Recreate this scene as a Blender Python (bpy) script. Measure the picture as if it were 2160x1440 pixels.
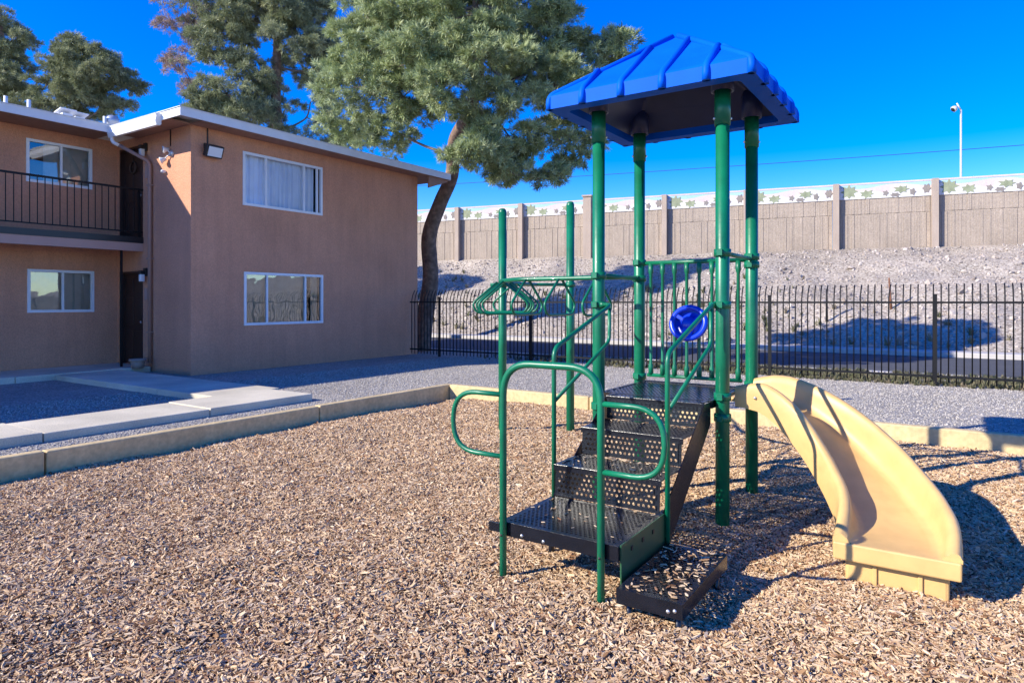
import bpy, bmesh, math, random
import numpy as np
from mathutils import Vector, Matrix
random.seed(7); rng = np.random.default_rng(11)
R = math.radians
for o in list(bpy.data.objects): bpy.data.objects.remove(o)
S = bpy.context.scene
C = S.collection

# ------------------------------------------------------------------ camera, sky, sun, exposure
YAW = R(33.6); FPX = 1400.0; HOR = 636.0; CH = 1.68
cam = bpy.data.cameras.new('camera'); camo = bpy.data.objects.new('camera', cam); C.objects.link(camo)
camo.location = (0, 0, CH); camo.rotation_euler = (R(90), 0, YAW)
cam.sensor_width = 36; cam.lens = 36*FPX/2160; cam.shift_y = -(720-HOR)/2160
cam.clip_start = 0.05; cam.clip_end = 2000
S.camera = camo
SUN = Vector((1.0, 1.45, -1.0)).normalized()          # direction the light travels
el = math.asin(-SUN.z); sdir = -SUN
w = bpy.data.worlds.new('World'); S.world = w; w.use_nodes = True
wn = w.node_tree.nodes; wl = w.node_tree.links
sky = wn.new('ShaderNodeTexSky'); sky.sky_type = 'NISHITA'; sky.sun_disc = False
sky.sun_elevation = el; sky.sun_rotation = math.atan2(sdir.x, sdir.y)
sky.altitude = 700; sky.air_density = 1.0; sky.dust_density = 0.1; sky.ozone_density = 4.0
hs = wn.new('ShaderNodeHueSaturation'); hs.inputs['Saturation'].default_value = 1.5
hs.inputs['Hue'].default_value = 0.525
hs.inputs['Value'].default_value = 1.0
bg = wn['Background']; bg.inputs['Strength'].default_value = 0.15
wl.new(sky.outputs[0], hs.inputs['Color']); wl.new(hs.outputs[0], bg.inputs['Color'])
sl = bpy.data.lights.new('sun', 'SUN'); sl.energy = 4.0; sl.angle = R(0.5); sl.color = (1.0, 0.93, 0.80)
so = bpy.data.objects.new('sun', sl); C.objects.link(so)
so.rotation_euler = SUN.to_track_quat('-Z', 'Y').to_euler(); so.location = (0, 0, 30)
S.view_settings.view_transform = 'Standard'; S.view_settings.look = 'None'
S.view_settings.exposure = 1.03; S.view_settings.gamma = 1.0; S.view_settings.use_curve_mapping = False

# ------------------------------------------------------------------ helpers
cy, sy = math.cos(YAW), math.sin(YAW)
def P(u, v, Z):                                    # pixel (of the 2160 px photograph) at a forward distance Z
    r = (u-1080)/FPX*Z
    return Vector((r*cy - Z*sy, r*sy + Z*cy, CH-(v-HOR)/FPX*Z))
def nodes_of(m):
    m.use_nodes = True; nt = m.node_tree
    return nt, nt.nodes, nt.links, nt.nodes['Principled BSDF']
MATS = {}
def M(name, col, rough=.6, metal=0., var=.12, ns=6., bump=0., bs=80., spec=.5, fine=0., fs=60., coat=0., streak=0.):
    m = bpy.data.materials.new(name); nt, n, l, b = nodes_of(m)
    b.inputs['Roughness'].default_value = rough; b.inputs['Metallic'].default_value = metal
    b.inputs['Specular IOR Level'].default_value = spec
    b.inputs['Coat Weight'].default_value = coat
    tc = n.new('ShaderNodeTexCoord')
    nz = n.new('ShaderNodeTexNoise'); nz.inputs['Scale'].default_value = ns; nz.inputs['Detail'].default_value = 5
    l.new(tc.outputs['Object'], nz.inputs['Vector'])
    rp = n.new('ShaderNodeValToRGB'); rp.color_ramp.elements[0].position = .3; rp.color_ramp.elements[1].position = .7
    c = Vector(col)
    rp.color_ramp.elements[0].color = (*[max(0, x*(1-var)) for x in c], 1)
    rp.color_ramp.elements[1].color = (*[min(1, x*(1+var)) for x in c], 1)
    l.new(nz.outputs['Fac'], rp.inputs['Fac']); out = rp.outputs['Color']
    if fine:
        n2 = n.new('ShaderNodeTexNoise'); n2.inputs['Scale'].default_value = fs; n2.inputs['Detail'].default_value = 3
        l.new(tc.outputs['Object'], n2.inputs['Vector'])
        r2 = n.new('ShaderNodeValToRGB'); r2.color_ramp.elements[0].position = .35; r2.color_ramp.elements[1].position = .65
        r2.color_ramp.elements[0].color = (1-fine,)*3+(1,); r2.color_ramp.elements[1].color = (1,)*3+(1,)
        l.new(n2.outputs['Fac'], r2.inputs['Fac'])
        mx = n.new('ShaderNodeMixRGB'); mx.blend_type = 'MULTIPLY'; mx.inputs[0].default_value = 1
        l.new(out, mx.inputs[1]); l.new(r2.outputs['Color'], mx.inputs[2]); out = mx.outputs[0]
    if streak:
        mp = n.new('ShaderNodeMapping'); mp.inputs['Scale'].default_value = (2.6, 2.6, .22)
        l.new(tc.outputs['Object'], mp.inputs['Vector'])
        n4 = n.new('ShaderNodeTexNoise'); n4.inputs['Scale'].default_value = 2.2; n4.inputs['Detail'].default_value = 7; n4.inputs['Roughness'].default_value = .65
        l.new(mp.outputs[0], n4.inputs['Vector'])
        r4 = n.new('ShaderNodeValToRGB'); r4.color_ramp.elements[0].position = .36; r4.color_ramp.elements[1].position = .58
        r4.color_ramp.elements[0].color = (1-streak,)*3+(1,); r4.color_ramp.elements[1].color = (1,)*3+(1,)
        l.new(n4.outputs['Fac'], r4.inputs['Fac'])
        m4 = n.new('ShaderNodeMixRGB'); m4.blend_type = 'MULTIPLY'; m4.inputs[0].default_value = 1
        l.new(out, m4.inputs[1]); l.new(r4.outputs['Color'], m4.inputs[2]); out = m4.outputs[0]
    l.new(out, b.inputs['Base Color'])
    if bump:
        n3 = n.new('ShaderNodeTexNoise'); n3.inputs['Scale'].default_value = bs; n3.inputs['Detail'].default_value = 4
        l.new(tc.outputs['Object'], n3.inputs['Vector'])
        bp = n.new('ShaderNodeBump'); bp.inputs['Strength'].default_value = bump; bp.inputs['Distance'].default_value = .02
        l.new(n3.outputs['Fac'], bp.inputs['Height']); l.new(bp.outputs['Normal'], b.inputs['Normal'])
    MATS[name] = m
    return m
def M_pebble(name, cols, scale=40., rough=.85, bump=.6, big=.25, bigs=.5):
    m = bpy.data.materials.new(name); nt, n, l, b = nodes_of(m)
    b.inputs['Roughness'].default_value = rough; b.inputs['Specular IOR Level'].default_value = .25
    tc = n.new('ShaderNodeTexCoord'); vo = n.new('ShaderNodeTexVoronoi'); vo.inputs['Scale'].default_value = scale
    l.new(tc.outputs['Object'], vo.inputs['Vector'])
    rp = n.new('ShaderNodeValToRGB'); cr = rp.color_ramp
    for i in range(len(cols)-2): cr.elements.new(.5)
    for i, c in enumerate(cols): cr.elements[i].position = i/(len(cols)-1); cr.elements[i].color = (*c, 1)
    sp = n.new('ShaderNodeSeparateColor'); l.new(vo.outputs['Color'], sp.inputs[0]); l.new(sp.outputs[0], rp.inputs['Fac'])
    nz = n.new('ShaderNodeTexNoise'); nz.inputs['Scale'].default_value = bigs; nz.inputs['Detail'].default_value = 6
    l.new(tc.outputs['Object'], nz.inputs['Vector'])
    r2 = n.new('ShaderNodeValToRGB'); r2.color_ramp.elements[0].position = .35; r2.color_ramp.elements[1].position = .65
    r2.color_ramp.elements[0].color = (1-big,)*3+(1,); r2.color_ramp.elements[1].color = (1, 1, 1, 1)
    l.new(nz.outputs['Fac'], r2.inputs['Fac'])
    mx = n.new('ShaderNodeMixRGB'); mx.blend_type = 'MULTIPLY'; mx.inputs[0].default_value = 1
    l.new(rp.outputs['Color'], mx.inputs[1]); l.new(r2.outputs['Color'], mx.inputs[2]); l.new(mx.outputs[0], b.inputs['Base Color'])
    bp = n.new('ShaderNodeBump'); bp.inputs['Strength'].default_value = bump; bp.inputs['Distance'].default_value = .02
    bp.invert = True
    l.new(vo.outputs['Distance'], bp.inputs['Height']); l.new(bp.outputs['Normal'], b.inputs['Normal'])
    return m
def M_random(name, cols, rough=.8, trans=0.):         # colour by instance
    m = bpy.data.materials.new(name); nt, n, l, b = nodes_of(m)
    b.inputs['Roughness'].default_value = rough; b.inputs['Specular IOR Level'].default_value = .25
    oi = n.new('ShaderNodeObjectInfo'); rp = n.new('ShaderNodeValToRGB'); cr = rp.color_ramp
    for i in range(len(cols)-2): cr.elements.new(.5)
    for i, c in enumerate(cols): cr.elements[i].position = i/(len(cols)-1); cr.elements[i].color = (*c, 1)
    l.new(oi.outputs['Random'], rp.inputs['Fac']); l.new(rp.outputs['Color'], b.inputs['Base Color'])
    if trans:
        tr = n.new('ShaderNodeBsdfTranslucent'); ms = n.new('ShaderNodeMixShader'); ms.inputs[0].default_value = trans
        l.new(rp.outputs['Color'], tr.inputs['Color'])
        o = n['Material Output']; l.new(b.outputs[0], ms.inputs[1]); l.new(tr.outputs[0], ms.inputs[2]); l.new(ms.outputs[0], o.inputs['Surface'])
    return m
def M_glass(name, refl=.35, tint=(.8, .88, .9)):
    m = bpy.data.materials.new(name); m.use_nodes = True; n = m.node_tree.nodes; l = m.node_tree.links
    n.remove(n['Principled BSDF'])
    t = n.new('ShaderNodeBsdfTransparent'); t.inputs[0].default_value = (*tint, 1)
    g = n.new('ShaderNodeBsdfGlossy'); g.inputs['Roughness'].default_value = .02
    nz = n.new('ShaderNodeTexNoise'); nz.inputs['Scale'].default_value = 1.6
    tc = n.new('ShaderNodeTexCoord'); l.new(tc.outputs['Object'], nz.inputs['Vector'])
    bp = n.new('ShaderNodeBump'); bp.inputs['Strength'].default_value = .06; bp.inputs['Distance'].default_value = .05
    l.new(nz.outputs['Fac'], bp.inputs['Height']); l.new(bp.outputs['Normal'], g.inputs['Normal'])
    lw = n.new('ShaderNodeLayerWeight'); lw.inputs['Blend'].default_value = refl
    ms = n.new('ShaderNodeMixShader'); l.new(lw.outputs['Fresnel'], ms.inputs[0])
    l.new(t.outputs[0], ms.inputs[1]); l.new(g.outputs[0], ms.inputs[2]); l.new(ms.outputs[0], n['Material Output'].inputs['Surface'])
    return m

class MB:
    def __init__(s): s.v = []; s.f = []; s.sm = []
    def add(s, vs, fs, smooth=False):
        k = len(s.v); s.v += [tuple(x) for x in vs]
        for f in fs: s.f.append(tuple(i+k for i in f)); s.sm.append(smooth)
        return s
    def box(s, a, b):
        x0, y0, z0 = a; x1, y1, z1 = b
        if x0 > x1: x0, x1 = x1, x0
        if y0 > y1: y0, y1 = y1, y0
        if z0 > z1: z0, z1 = z1, z0
        vs = [(x0,y0,z0),(x1,y0,z0),(x1,y1,z0),(x0,y1,z0),(x0,y0,z1),(x1,y0,z1),(x1,y1,z1),(x0,y1,z1)]
        return s.add(vs, [(0,3,2,1),(4,5,6,7),(0,1,5,4),(1,2,6,5),(2,3,7,6),(3,0,4,7)])
    def obox(s, c, ax, h):
        c = Vector(c); ax = [Vector(a).normalized() for a in ax]; vs = []
        for k in (-1, 1):
            for i, j in ((-1,-1),(1,-1),(1,1),(-1,1)): vs.append(c+ax[0]*h[0]*i+ax[1]*h[1]*j+ax[2]*h[2]*k)
        fs = [(0,3,2,1),(4,5,6,7),(0,1,5,4),(1,2,6,5),(2,3,7,6),(3,0,4,7)]
        if ax[0].cross(ax[1]).dot(ax[2]) < 0: fs = [tuple(reversed(f)) for f in fs]
        return s.add(vs, fs)
    def tube(s, path, r, n=10, closed=False, cap=True):
        path = [Vector(p) for p in path]; N = len(path); rr = r if hasattr(r, '__len__') else [r]*N
        t0 = (path[1]-path[0]).normalized(); up = Vector((0,0,1)) if abs(t0.z) < .9 else Vector((1,0,0))
        x = t0.cross(up).normalized(); vs = []; prev = t0
        for i, p in enumerate(path):
            if closed: t = (path[(i+1) % N]-path[i-1]).normalized()
            else: t = (path[min(i+1, N-1)]-path[max(i-1, 0)]).normalized()
            q = prev.rotation_difference(t); x = q @ x; prev = t
            x = (x-t*x.dot(t)).normalized(); y = t.cross(x)
            for k in range(n):
                a = 2*math.pi*k/n; vs.append(p+(x*math.cos(a)+y*math.sin(a))*rr[i])
        fs = []
        for i in range(N if closed else N-1):
            j = (i+1) % N
            for k in range(n): fs.append((i*n+k, i*n+(k+1) % n, j*n+(k+1) % n, j*n+k))
        s.add(vs, fs, True)
        if cap and not closed:
            k = len(s.v)-N*n
            s.f.append(tuple(k+i for i in reversed(range(n)))); s.sm.append(False)
            s.f.append(tuple(k+(N-1)*n+i for i in range(n))); s.sm.append(False)
        return s
    def lathe(s, c, prof, n=24, axis=None):          # prof: (radius, height) along axis
        c = Vector(c); ax = Vector(axis or (0,0,1)).normalized()
        u = ax.orthogonal().normalized(); v = ax.cross(u); vs = []
        for r, h in prof:
            for k in range(n):
                a = 2*math.pi*k/n; vs.append(c+ax*h+(u*math.cos(a)+v*math.sin(a))*r)
        fs = [(i*n+k, i*n+(k+1) % n, (i+1)*n+(k+1) % n, (i+1)*n+k) for i in range(len(prof)-1) for k in range(n)]
        return s.add(vs, fs, True)
    def prism(s, poly, d):
        poly = [Vector(p) for p in poly]; d = Vector(d); n = len(poly)
        fs = [tuple(range(n)), tuple(reversed(range(n, 2*n)))]+[(i+n, (i+1) % n+n, (i+1) % n, i) for i in range(n)]
        return s.add(poly+[p+d for p in poly], fs)
    def build(s, name, mat, parent=None, bevel=0., recalc=True):
        me = bpy.data.meshes.new(name); me.from_pydata(s.v, [], s.f)
        me.polygons.foreach_set('use_smooth', s.sm); me.update()
        if recalc:
            bm = bmesh.new(); bm.from_mesh(me); bmesh.ops.recalc_face_normals(bm, faces=bm.faces[:]); bm.to_mesh(me); bm.free()
        me.materials.append(mat)
        o = bpy.data.objects.new(name, me); C.objects.link(o)
        if parent: put(o, parent)
        if bevel:
            b = o.modifiers.new('bevel', 'BEVEL'); b.width = bevel; b.segments = 2; b.limit_method = 'ANGLE'; b.angle_limit = R(40)
        return o
def put(o, parent):
    o.parent = parent
    w = Vector((0,0,0)); p = parent
    while p: w += p.location; p = p.parent
    o.location = o.location - w
def dup(o, off, parent=None):                         # copy of a part sharing its mesh, moved by off
    c = o.copy(); C.objects.link(c); c.parent = parent or o.parent; c.location = o.location+Vector(off)
    for ch in o.children:
        d = ch.copy(); C.objects.link(d); d.parent = c
    return c
def tag(o, label, cat=None, group=None, kind=None):
    o['label'] = label
    if cat: o['category'] = cat
    if group: o['group'] = group
    if kind: o['kind'] = kind
    return o
def thing(name, loc, label, cat, group=None):
    o = bpy.data.objects.new(name, None); o.empty_display_size = .2; C.objects.link(o); o.location = loc
    return tag(o, label, cat, group)
def struct(o, label, cat=None):
    o['kind'] = 'structure'; o['label'] = label
    if cat: o['category'] = cat
    return o
def fillet(pts, r, n=6, closed=False):
    pts = [Vector(p) for p in pts]; N = len(pts); out = []
    for i, p in enumerate(pts):
        if not closed and i in (0, N-1): out.append(p); continue
        a = pts[i-1]-p; b = pts[(i+1) % N]-p
        rr = min(r, a.length*.49, b.length*.49); A = p+a.normalized()*rr; B = p+b.normalized()*rr
        for k in range(n+1):
            t = k/n; out.append(A*(1-t)**2+p*2*t*(1-t)+B*t*t)
    return out
def smoothpath(pts, n=6):                             # Catmull-Rom
    pts = [Vector(p) for p in pts]; out = []; N = len(pts)
    for i in range(N-1):
        p0, p1, p2, p3 = pts[max(i-1,0)], pts[i], pts[i+1], pts[min(i+2,N-1)]
        for k in range(n):
            t = k/n
            out.append(.5*((2*p1)+(p2-p0)*t+(2*p0-5*p1+4*p2-p3)*t*t+(3*p1-p0-3*p2+p3)*t**3))
    out.append(pts[-1]); return out

def scatter(name, pos, rot, scl, kind, sources, mat=None, parent=None):
    """one object whose points carry instances of the source meshes (for uncountable stuff)"""
    me = bpy.data.meshes.new(name); me.from_pydata([], [], [])
    me.vertices.add(len(pos)); me.vertices.foreach_set('co', np.asarray(pos, np.float32).ravel())
    for nm, arr, ty in (('rot', rot, 'FLOAT_VECTOR'), ('scl', scl, 'FLOAT_VECTOR')):
        a = me.attributes.new(nm, ty, 'POINT'); a.data.foreach_set('vector', np.asarray(arr, np.float32).ravel())
    a = me.attributes.new('pick', 'INT', 'POINT'); a.data.foreach_set('value', np.asarray(kind, np.int32))
    o = bpy.data.objects.new(name, me); C.objects.link(o)
    col = bpy.data.collections.new(name+'_pieces')
    for s in sources: col.objects.link(s)
    ng = bpy.data.node_groups.new(name+'_nodes', 'GeometryNodeTree')
    ng.interface.new_socket('Geometry', in_out='INPUT', socket_type='NodeSocketGeometry')
    ng.interface.new_socket('Geometry', in_out='OUTPUT', socket_type='NodeSocketGeometry')
    n = ng.nodes; l = ng.links
    gi = n.new('NodeGroupInput'); go = n.new('NodeGroupOutput')
    ci = n.new('GeometryNodeCollectionInfo'); ci.inputs['Collection'].default_value = col
    ci.inputs['Separate Children'].default_value = True; ci.inputs['Reset Children'].default_value = True
    ip = n.new('GeometryNodeInstanceOnPoints'); ip.inputs['Pick Instance'].default_value = True
    def attr(nm, ty):
        a = n.new('GeometryNodeInputNamedAttribute'); a.data_type = ty; a.inputs['Name'].default_value = nm; return a.outputs['Attribute']
    e2r = n.new('FunctionNodeEulerToRotation')
    l.new(attr('rot', 'FLOAT_VECTOR'), e2r.inputs[0]); l.new(e2r.outputs[0], ip.inputs['Rotation'])
    l.new(attr('scl', 'FLOAT_VECTOR'), ip.inputs['Scale']); l.new(attr('pick', 'INT'), ip.inputs['Instance Index'])
    l.new(gi.outputs[0], ip.inputs['Points']); l.new(ci.outputs[0], ip.inputs['Instance']); l.new(ip.outputs[0], go.inputs[0])
    md = o.modifiers.new('scatter', 'NODES'); md.node_group = ng
    if parent: put(o, parent)
    return o
def source(name, mb, mat):
    o = mb.build(name, mat); C.objects.unlink(o); return o

def vnoise(x, y, seed=0):
    """smooth value noise for numpy arrays"""
    x = np.asarray(x, float); y = np.asarray(y, float)
    xi = np.floor(x).astype(int); yi = np.floor(y).astype(int); xf = x-xi; yf = y-yi
    def h(a, b):
        q = np.sin(a*127.1+b*311.7+seed*74.7)*43758.5453; return q-np.floor(q)
    u = xf*xf*(3-2*xf); v = yf*yf*(3-2*yf)
    return (h(xi,yi)*(1-u)+h(xi+1,yi)*u)*(1-v)+(h(xi,yi+1)*(1-u)+h(xi+1,yi+1)*u)*v
def grid_mesh(name, xs, ys, zf, mat, smooth=True):
    X, Y = np.meshgrid(xs, ys); Z = zf(X, Y); nx, ny = len(xs), len(ys)
    v = np.stack([X.ravel(), Y.ravel(), Z.ravel()], 1)
    f = [(j*nx+i, j*nx+i+1, (j+1)*nx+i+1, (j+1)*nx+i) for j in range(ny-1) for i in range(nx-1)]
    mb = MB(); mb.v = [tuple(a) for a in v]; mb.f = f; mb.sm = [smooth]*len(f)
    return mb.build(name, mat, recalc=False)

# ------------------------------------------------------------------ materials
m_gravel = M_pebble('gravel', [(.15,.137,.125),(.29,.265,.23),(.37,.34,.30),(.45,.41,.36),(.35,.315,.265),(.56,.52,.47)], 46, big=.18, bigs=.7)
m_slope = M_pebble('rocky_slope', [(.16,.13,.10),(.32,.27,.22),(.42,.36,.295),(.49,.43,.355),(.39,.325,.26),(.60,.54,.45)], 15, bump=.8, big=.28, bigs=.35)
m_mulch = M_pebble('mulch_base', [(.04,.022,.012),(.13,.075,.04),(.22,.135,.08),(.08,.04,.022),(.3,.2,.12)], 55, bump=1., big=.2, bigs=1.5)
m_chip = M_random('wood_chip', [(.10,.045,.02),(.37,.215,.105),(.58,.41,.235),(.67,.49,.305),(.50,.32,.165),(.78,.615,.415),(.25,.11,.05),(.64,.475,.295)], .8)
m_kerb = M('kerb_paint', (.70,.53,.27), .75, var=.1, ns=2, bump=.2, bs=40, fine=.2, fs=18, streak=.12)
m_conc = M('concrete', (.66,.595,.455), .85, var=.2, ns=1.1, bump=.35, bs=60, fine=.2, fs=70)
m_joint = M('dark_joint', (.05,.045,.04), .9)
m_stucco = M('brown_stucco', (.70,.345,.21), .9, var=.10, ns=.8, bump=.9, bs=44, fine=.15, fs=34, spec=.2, streak=.08)
m_band = M('pink_beige_beam', (.50,.31,.245), .85, var=.06, ns=2, bump=.2)
m_fascia = M('white_trim_paint', (.74,.75,.76), .55, var=.05, ns=4)
m_roof = M('roof_membrane', (.62,.62,.63), .8, var=.1, ns=3, bump=.2)
m_soffit = M('soffit_paint', (.36,.2,.14), .8)
m_white = M('white_window_frame', (.80,.81,.82), .4, var=.03)
m_glass = M_glass('window_glass', .22, (.9,.94,.97))
m_glassr = M_glass('window_glass_dark', .62, (.85,.88,.88))
m_sheer = M('sheer_curtain', (.78,.83,.92), .9, var=.05, ns=3)
m_blind = M('vertical_blind', (.80,.78,.74), .8, var=.06, ns=8)
m_dark = M('dark_room', (.035,.032,.03), .9)
m_iron = M('black_iron', (.007,.007,.008), .5, var=.2, spec=.25)
m_door = M('dark_brown_door', (.035,.016,.013), .4, var=.15, ns=4)
m_brown = M('brown_downspout', (.36,.215,.165), .55, var=.06)
m_gal = M('galvanised', (.55,.56,.57), .4, metal=.6, var=.1)
m_black = M('black_fixture', (.015,.015,.016), .4)
m_lens = M('lamp_lens', (.75,.78,.8), .15, var=.03, coat=.5)
m_green = M('green_powder_coat', (.002,.15,.072), .38, var=.2, ns=4, bump=.05, bs=25, spec=.45, coat=.1, fine=.12, fs=9)
m_dgreen = M('dark_green_panel', (.02,.085,.035), .4, var=.2, ns=6, coat=.2)
m_vinyl = M('black_vinyl_coat', (.008,.009,.014), .24, var=.25, ns=9, bump=.08, bs=60, spec=.5)
m_blue = M('blue_plastic', (.001,.105,.68), .5, var=.06, ns=3, spec=.06, fine=.06, fs=7)
m_blue_shade = M('shaded_blue_plastic', (.018,.03,.11), .35, var=.15, ns=4)  # same blue canopy plastic, darkened to paint in the shade underneath
m_blue2 = M('deep_blue_plastic', (.004,.04,.55), .32, var=.06, spec=.5, coat=.2)
m_slide = M('tan_plastic', (.66,.42,.165), .42, var=.07, ns=2.5, spec=.35, fine=.10, fs=9, bump=.04, bs=30)
m_bolt = M('bolt_zinc', (.6,.6,.6), .3, metal=.8)
m_asph = M('asphalt', (.075,.078,.085), .9, var=.12, ns=1.3, bump=.4, bs=120, fine=.25, fs=90)
m_curb = M('street_curb', (.46,.43,.40), .85, var=.08, ns=2, bump=.2)
m_block = M('split_face_block', (.41,.335,.27), .95, var=.12, ns=.6, bump=.7, bs=25, fine=.2, fs=14, streak=.1)
m_col = M('wall_column', (.40,.32,.26), .9, var=.07, ns=1, bump=.2, streak=.1)
m_frieze = M('frieze_pale_paint', (.60,.50,.49), .9, var=.08, ns=.8, bump=.2, streak=.08)
m_fhill = M('frieze_white_paint', (.63,.61,.60), .9, var=.06, ns=1, streak=.08)
m_fblue = M('frieze_blue_paint', (.33,.52,.70), .9, var=.08, ns=1)
m_fplant = M('frieze_sage_paint', (.26,.29,.19), .9, var=.2, ns=4)
m_fplant2 = M('frieze_grey_paint', (.23,.205,.19), .9, var=.12, ns=3)
m_bark = M('pine_bark', (.25,.165,.12), .95, var=.35, ns=5, bump=1., bs=12, fine=.4, fs=9)
m_limb = M('grey_limb', (.22,.18,.155), .95, var=.3, ns=6, bump=.8, bs=14)
m_needle = M_random('pine_needles', [(.14,.18,.07),(.31,.37,.16),(.48,.54,.27),(.22,.28,.115),(.58,.63,.35),(.38,.44,.21)], .5, .16)
m_needle2 = M_random('pine_needles_olive', [(.13,.155,.075),(.26,.285,.145),(.40,.42,.23),(.19,.22,.11),(.47,.48,.29)], .5, .16)
m_dry = M_random('dry_needles', [(.34,.24,.20),(.44,.33,.28),(.30,.22,.19),(.52,.42,.37)], .75, .2)
m_weed = M_random('weeds', [(.13,.14,.07),(.20,.19,.10),(.28,.24,.15),(.10,.12,.05),(.34,.27,.18)], .8, .2)
m_stone = M_random('loose_stone', [(.25,.205,.175),(.38,.325,.285),(.46,.40,.355),(.34,.28,.24),(.54,.48,.43)], .9)
m_peb = M_random('gravel_stone', [(.20,.178,.155),(.36,.325,.285),(.45,.41,.36),(.54,.50,.45),(.30,.265,.225)], .9)
m_pot = M('clay_pot', (.33,.26,.22), .8)
m_lampost = M('lamp_post_paint', (.62,.60,.57), .5, metal=.2)
m_wire = M('wire', (.03,.04,.06), .6)
m_rust = M('rust_stake', (.20,.09,.05), .8, var=.3)

# ------------------------------------------------------------------ ground, street, slope
GZ = .15                                              # level of the gravel yard; the chip bed lies around z = 0
KX, KY = -7.56, 9.32                                  # inner faces of the kerb round the chip bed
BX1, BY0 = 5.2, -3.6
FY = 14.3                                             # fence line
CY0, CY1 = 17.0, 24.3                                 # street between its kerbs
mb = MB()
def quad(x0, y0, x1, y1, z=GZ, z2=None):
    z2 = z if z2 is None else z2
    mb.add([(x0,y0,z),(x1,y0,z),(x1,y1,z2),(x0,y1,z2)], [(0,1,2,3)])
xs = [-400, KX-.06, BX1+.06, 400]
quad(-400,-400,400,BY0-.06); quad(-400,BY0-.06,KX-.06,KY+.06); quad(BX1+.06,BY0-.06,400,KY+.06)
quad(-400,KY+.06,400,FY+.25); quad(-400,FY+.25,400,CY0,GZ,.10)
quad(-400,CY1+1.0,400,600,.1)
struct(mb.build('ground', m_gravel), 'grey gravel yard around the playground and building')
mb = MB(); quad(-400,CY0,400,CY1,-.02)
struct(mb.build('street', m_asph), 'dark asphalt street behind the iron fence')
def long_curb(name, y0, y1, z1, label):
    b = MB(); x = -60
    b.box((-400,y0,-.1),(400,y1,z1)); return struct(b.build(name, m_curb, bevel=.02), label)
long_curb('street_kerb', CY0-.15, CY0+.02, .13, 'pale near kerb of the street beside the fence weeds')
long_curb('street_kerb', CY1, CY1+.18, .13, 'pale far kerb of the street below the slope')
mb = MB(); mb.box((-400,CY1+.18,-.1),(400,CY1+1.05,.125))
struct(mb.build('pavement', m_curb), 'narrow pale pavement at the foot of the slope')

WD = Vector((.981, .194, 0)).normalized(); WN = Vector((-WD.y, WD.x, 0)); W0 = P(1763, HOR, 35); W0.z = 0
def wall_dist(X, Y): return (X-W0.x)*WN.x+(Y-W0.y)*WN.y       # <0 in front of the wall
def slope_z(X, Y):
    yw = Y-wall_dist(X, Y)/WN.y*0
    d = -wall_dist(X, Y)                                       # metres in front of the wall
    tot = d+(Y-(CY1+1.0))*WN.y
    t = np.clip(1-d/np.maximum(tot, .5), 0, 1)
    z = .12+4.33*(t*.8+.2*t*t*(3-2*t))
    n = (vnoise(X*.5, Y*.5, 1)-.5)*.35+(vnoise(X*1.7, Y*1.7, 2)-.5)*.16+(vnoise(X*4, Y*4, 3)-.5)*.08
    edge = np.clip(t*6, 0, 1)*np.clip((1-t)*10, .15, 1)
    z = z+n*edge
    return np.where(d < 0, 4.45, z)
xs = np.concatenate([np.linspace(-150,-40,30), np.arange(-39.5,22,.28), np.linspace(22.5,120,40)])
ys = np.concatenate([np.arange(CY1+1.0,44.5,.28), np.linspace(45,160,20)])
struct(grid_mesh('embankment', xs, ys, slope_z, m_slope), 'pale rocky slope rising from the street to the block wall')

def mulch_z(X, Y):
    X = np.asarray(X, float); Y = np.asarray(Y, float)
    z = (vnoise(X*.7, Y*.7, 5)-.5)*.07+(vnoise(X*2.1, Y*2.1, 6)-.5)*.045+(vnoise(X*5, Y*5, 8)-.5)*.02
    z -= .07*np.exp(-((X+1.15)**2/.20+(Y-4.35)**2/.35))           # scuffed hollow beside the steps
    z += .05*np.exp(-((X+.2)**2/.35+(Y-4.2)**2/.25))
    z -= .085*np.exp(-np.maximum(X-KX,0)/.45)*(.25+vnoise(Y*1.1, X*0+3, 9))
    z -= .05*np.exp(-np.maximum(KY-Y,0)/.4)*(vnoise(X*1.3, Y*0+7, 9))
    return z
xs = np.arange(KX-.02, BX1+.03, .08); ys = np.arange(BY0-.02, KY+.03, .08)
struct(grid_mesh('mulch_bed', xs, ys, mulch_z, m_mulch), 'bed of brown wood mulch under the play structure')

# chips
srcs = []
for k in range(7):
    b = MB(); L = random.uniform(.016,.030); W_ = random.uniform(.0045,.0085); T = random.uniform(.002,.004)
    vs = []
    for sx, q in ((-1, random.uniform(.25,.8)), (random.uniform(-.3,.3), 1.), (1, random.uniform(.2,.7))):
        by = random.uniform(-.3,.3)*W_; bz = random.uniform(-.5,.5)*T*1.2
        for a, c in ((-1,-1),(1,-1),(1,1),(-1,1)): vs.append((sx*L, by+a*W_*q, bz+c*T))
    fs = [(0,3,2,1),(8,9,10,11)]+[(i*4+k2, i*4+(k2+1) % 4, i*4+4+(k2+1) % 4, i*4+4+k2) for i in range(2) for k2 in range(4)]
    b.add(vs, fs); srcs.append(source('chip_piece', b, m_chip))
def in_view(X, Y, marg=.12):
    r = X*cy+Y*sy; f = -X*sy+Y*cy
    return (f > .9) & (np.abs(r/np.maximum(f, .01)) < .7714+marg+.9/np.maximum(f,.3)*.6)
N = 1550000
X = rng.uniform(KX+.01, BX1-.02, N); Y = rng.uniform(BY0, KY-.01, N)
d = np.hypot(X, Y); keep = in_view(X, Y) & (rng.uniform(0, 1, N) < np.clip(1.55-d*.085, .6, 1)) & (d > 1.9)
X, Y, d = X[keep], Y[keep], d[keep]; n_ = len(X)
Zm = mulch_z(X, Y)+rng.uniform(0, .012, n_)
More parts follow.
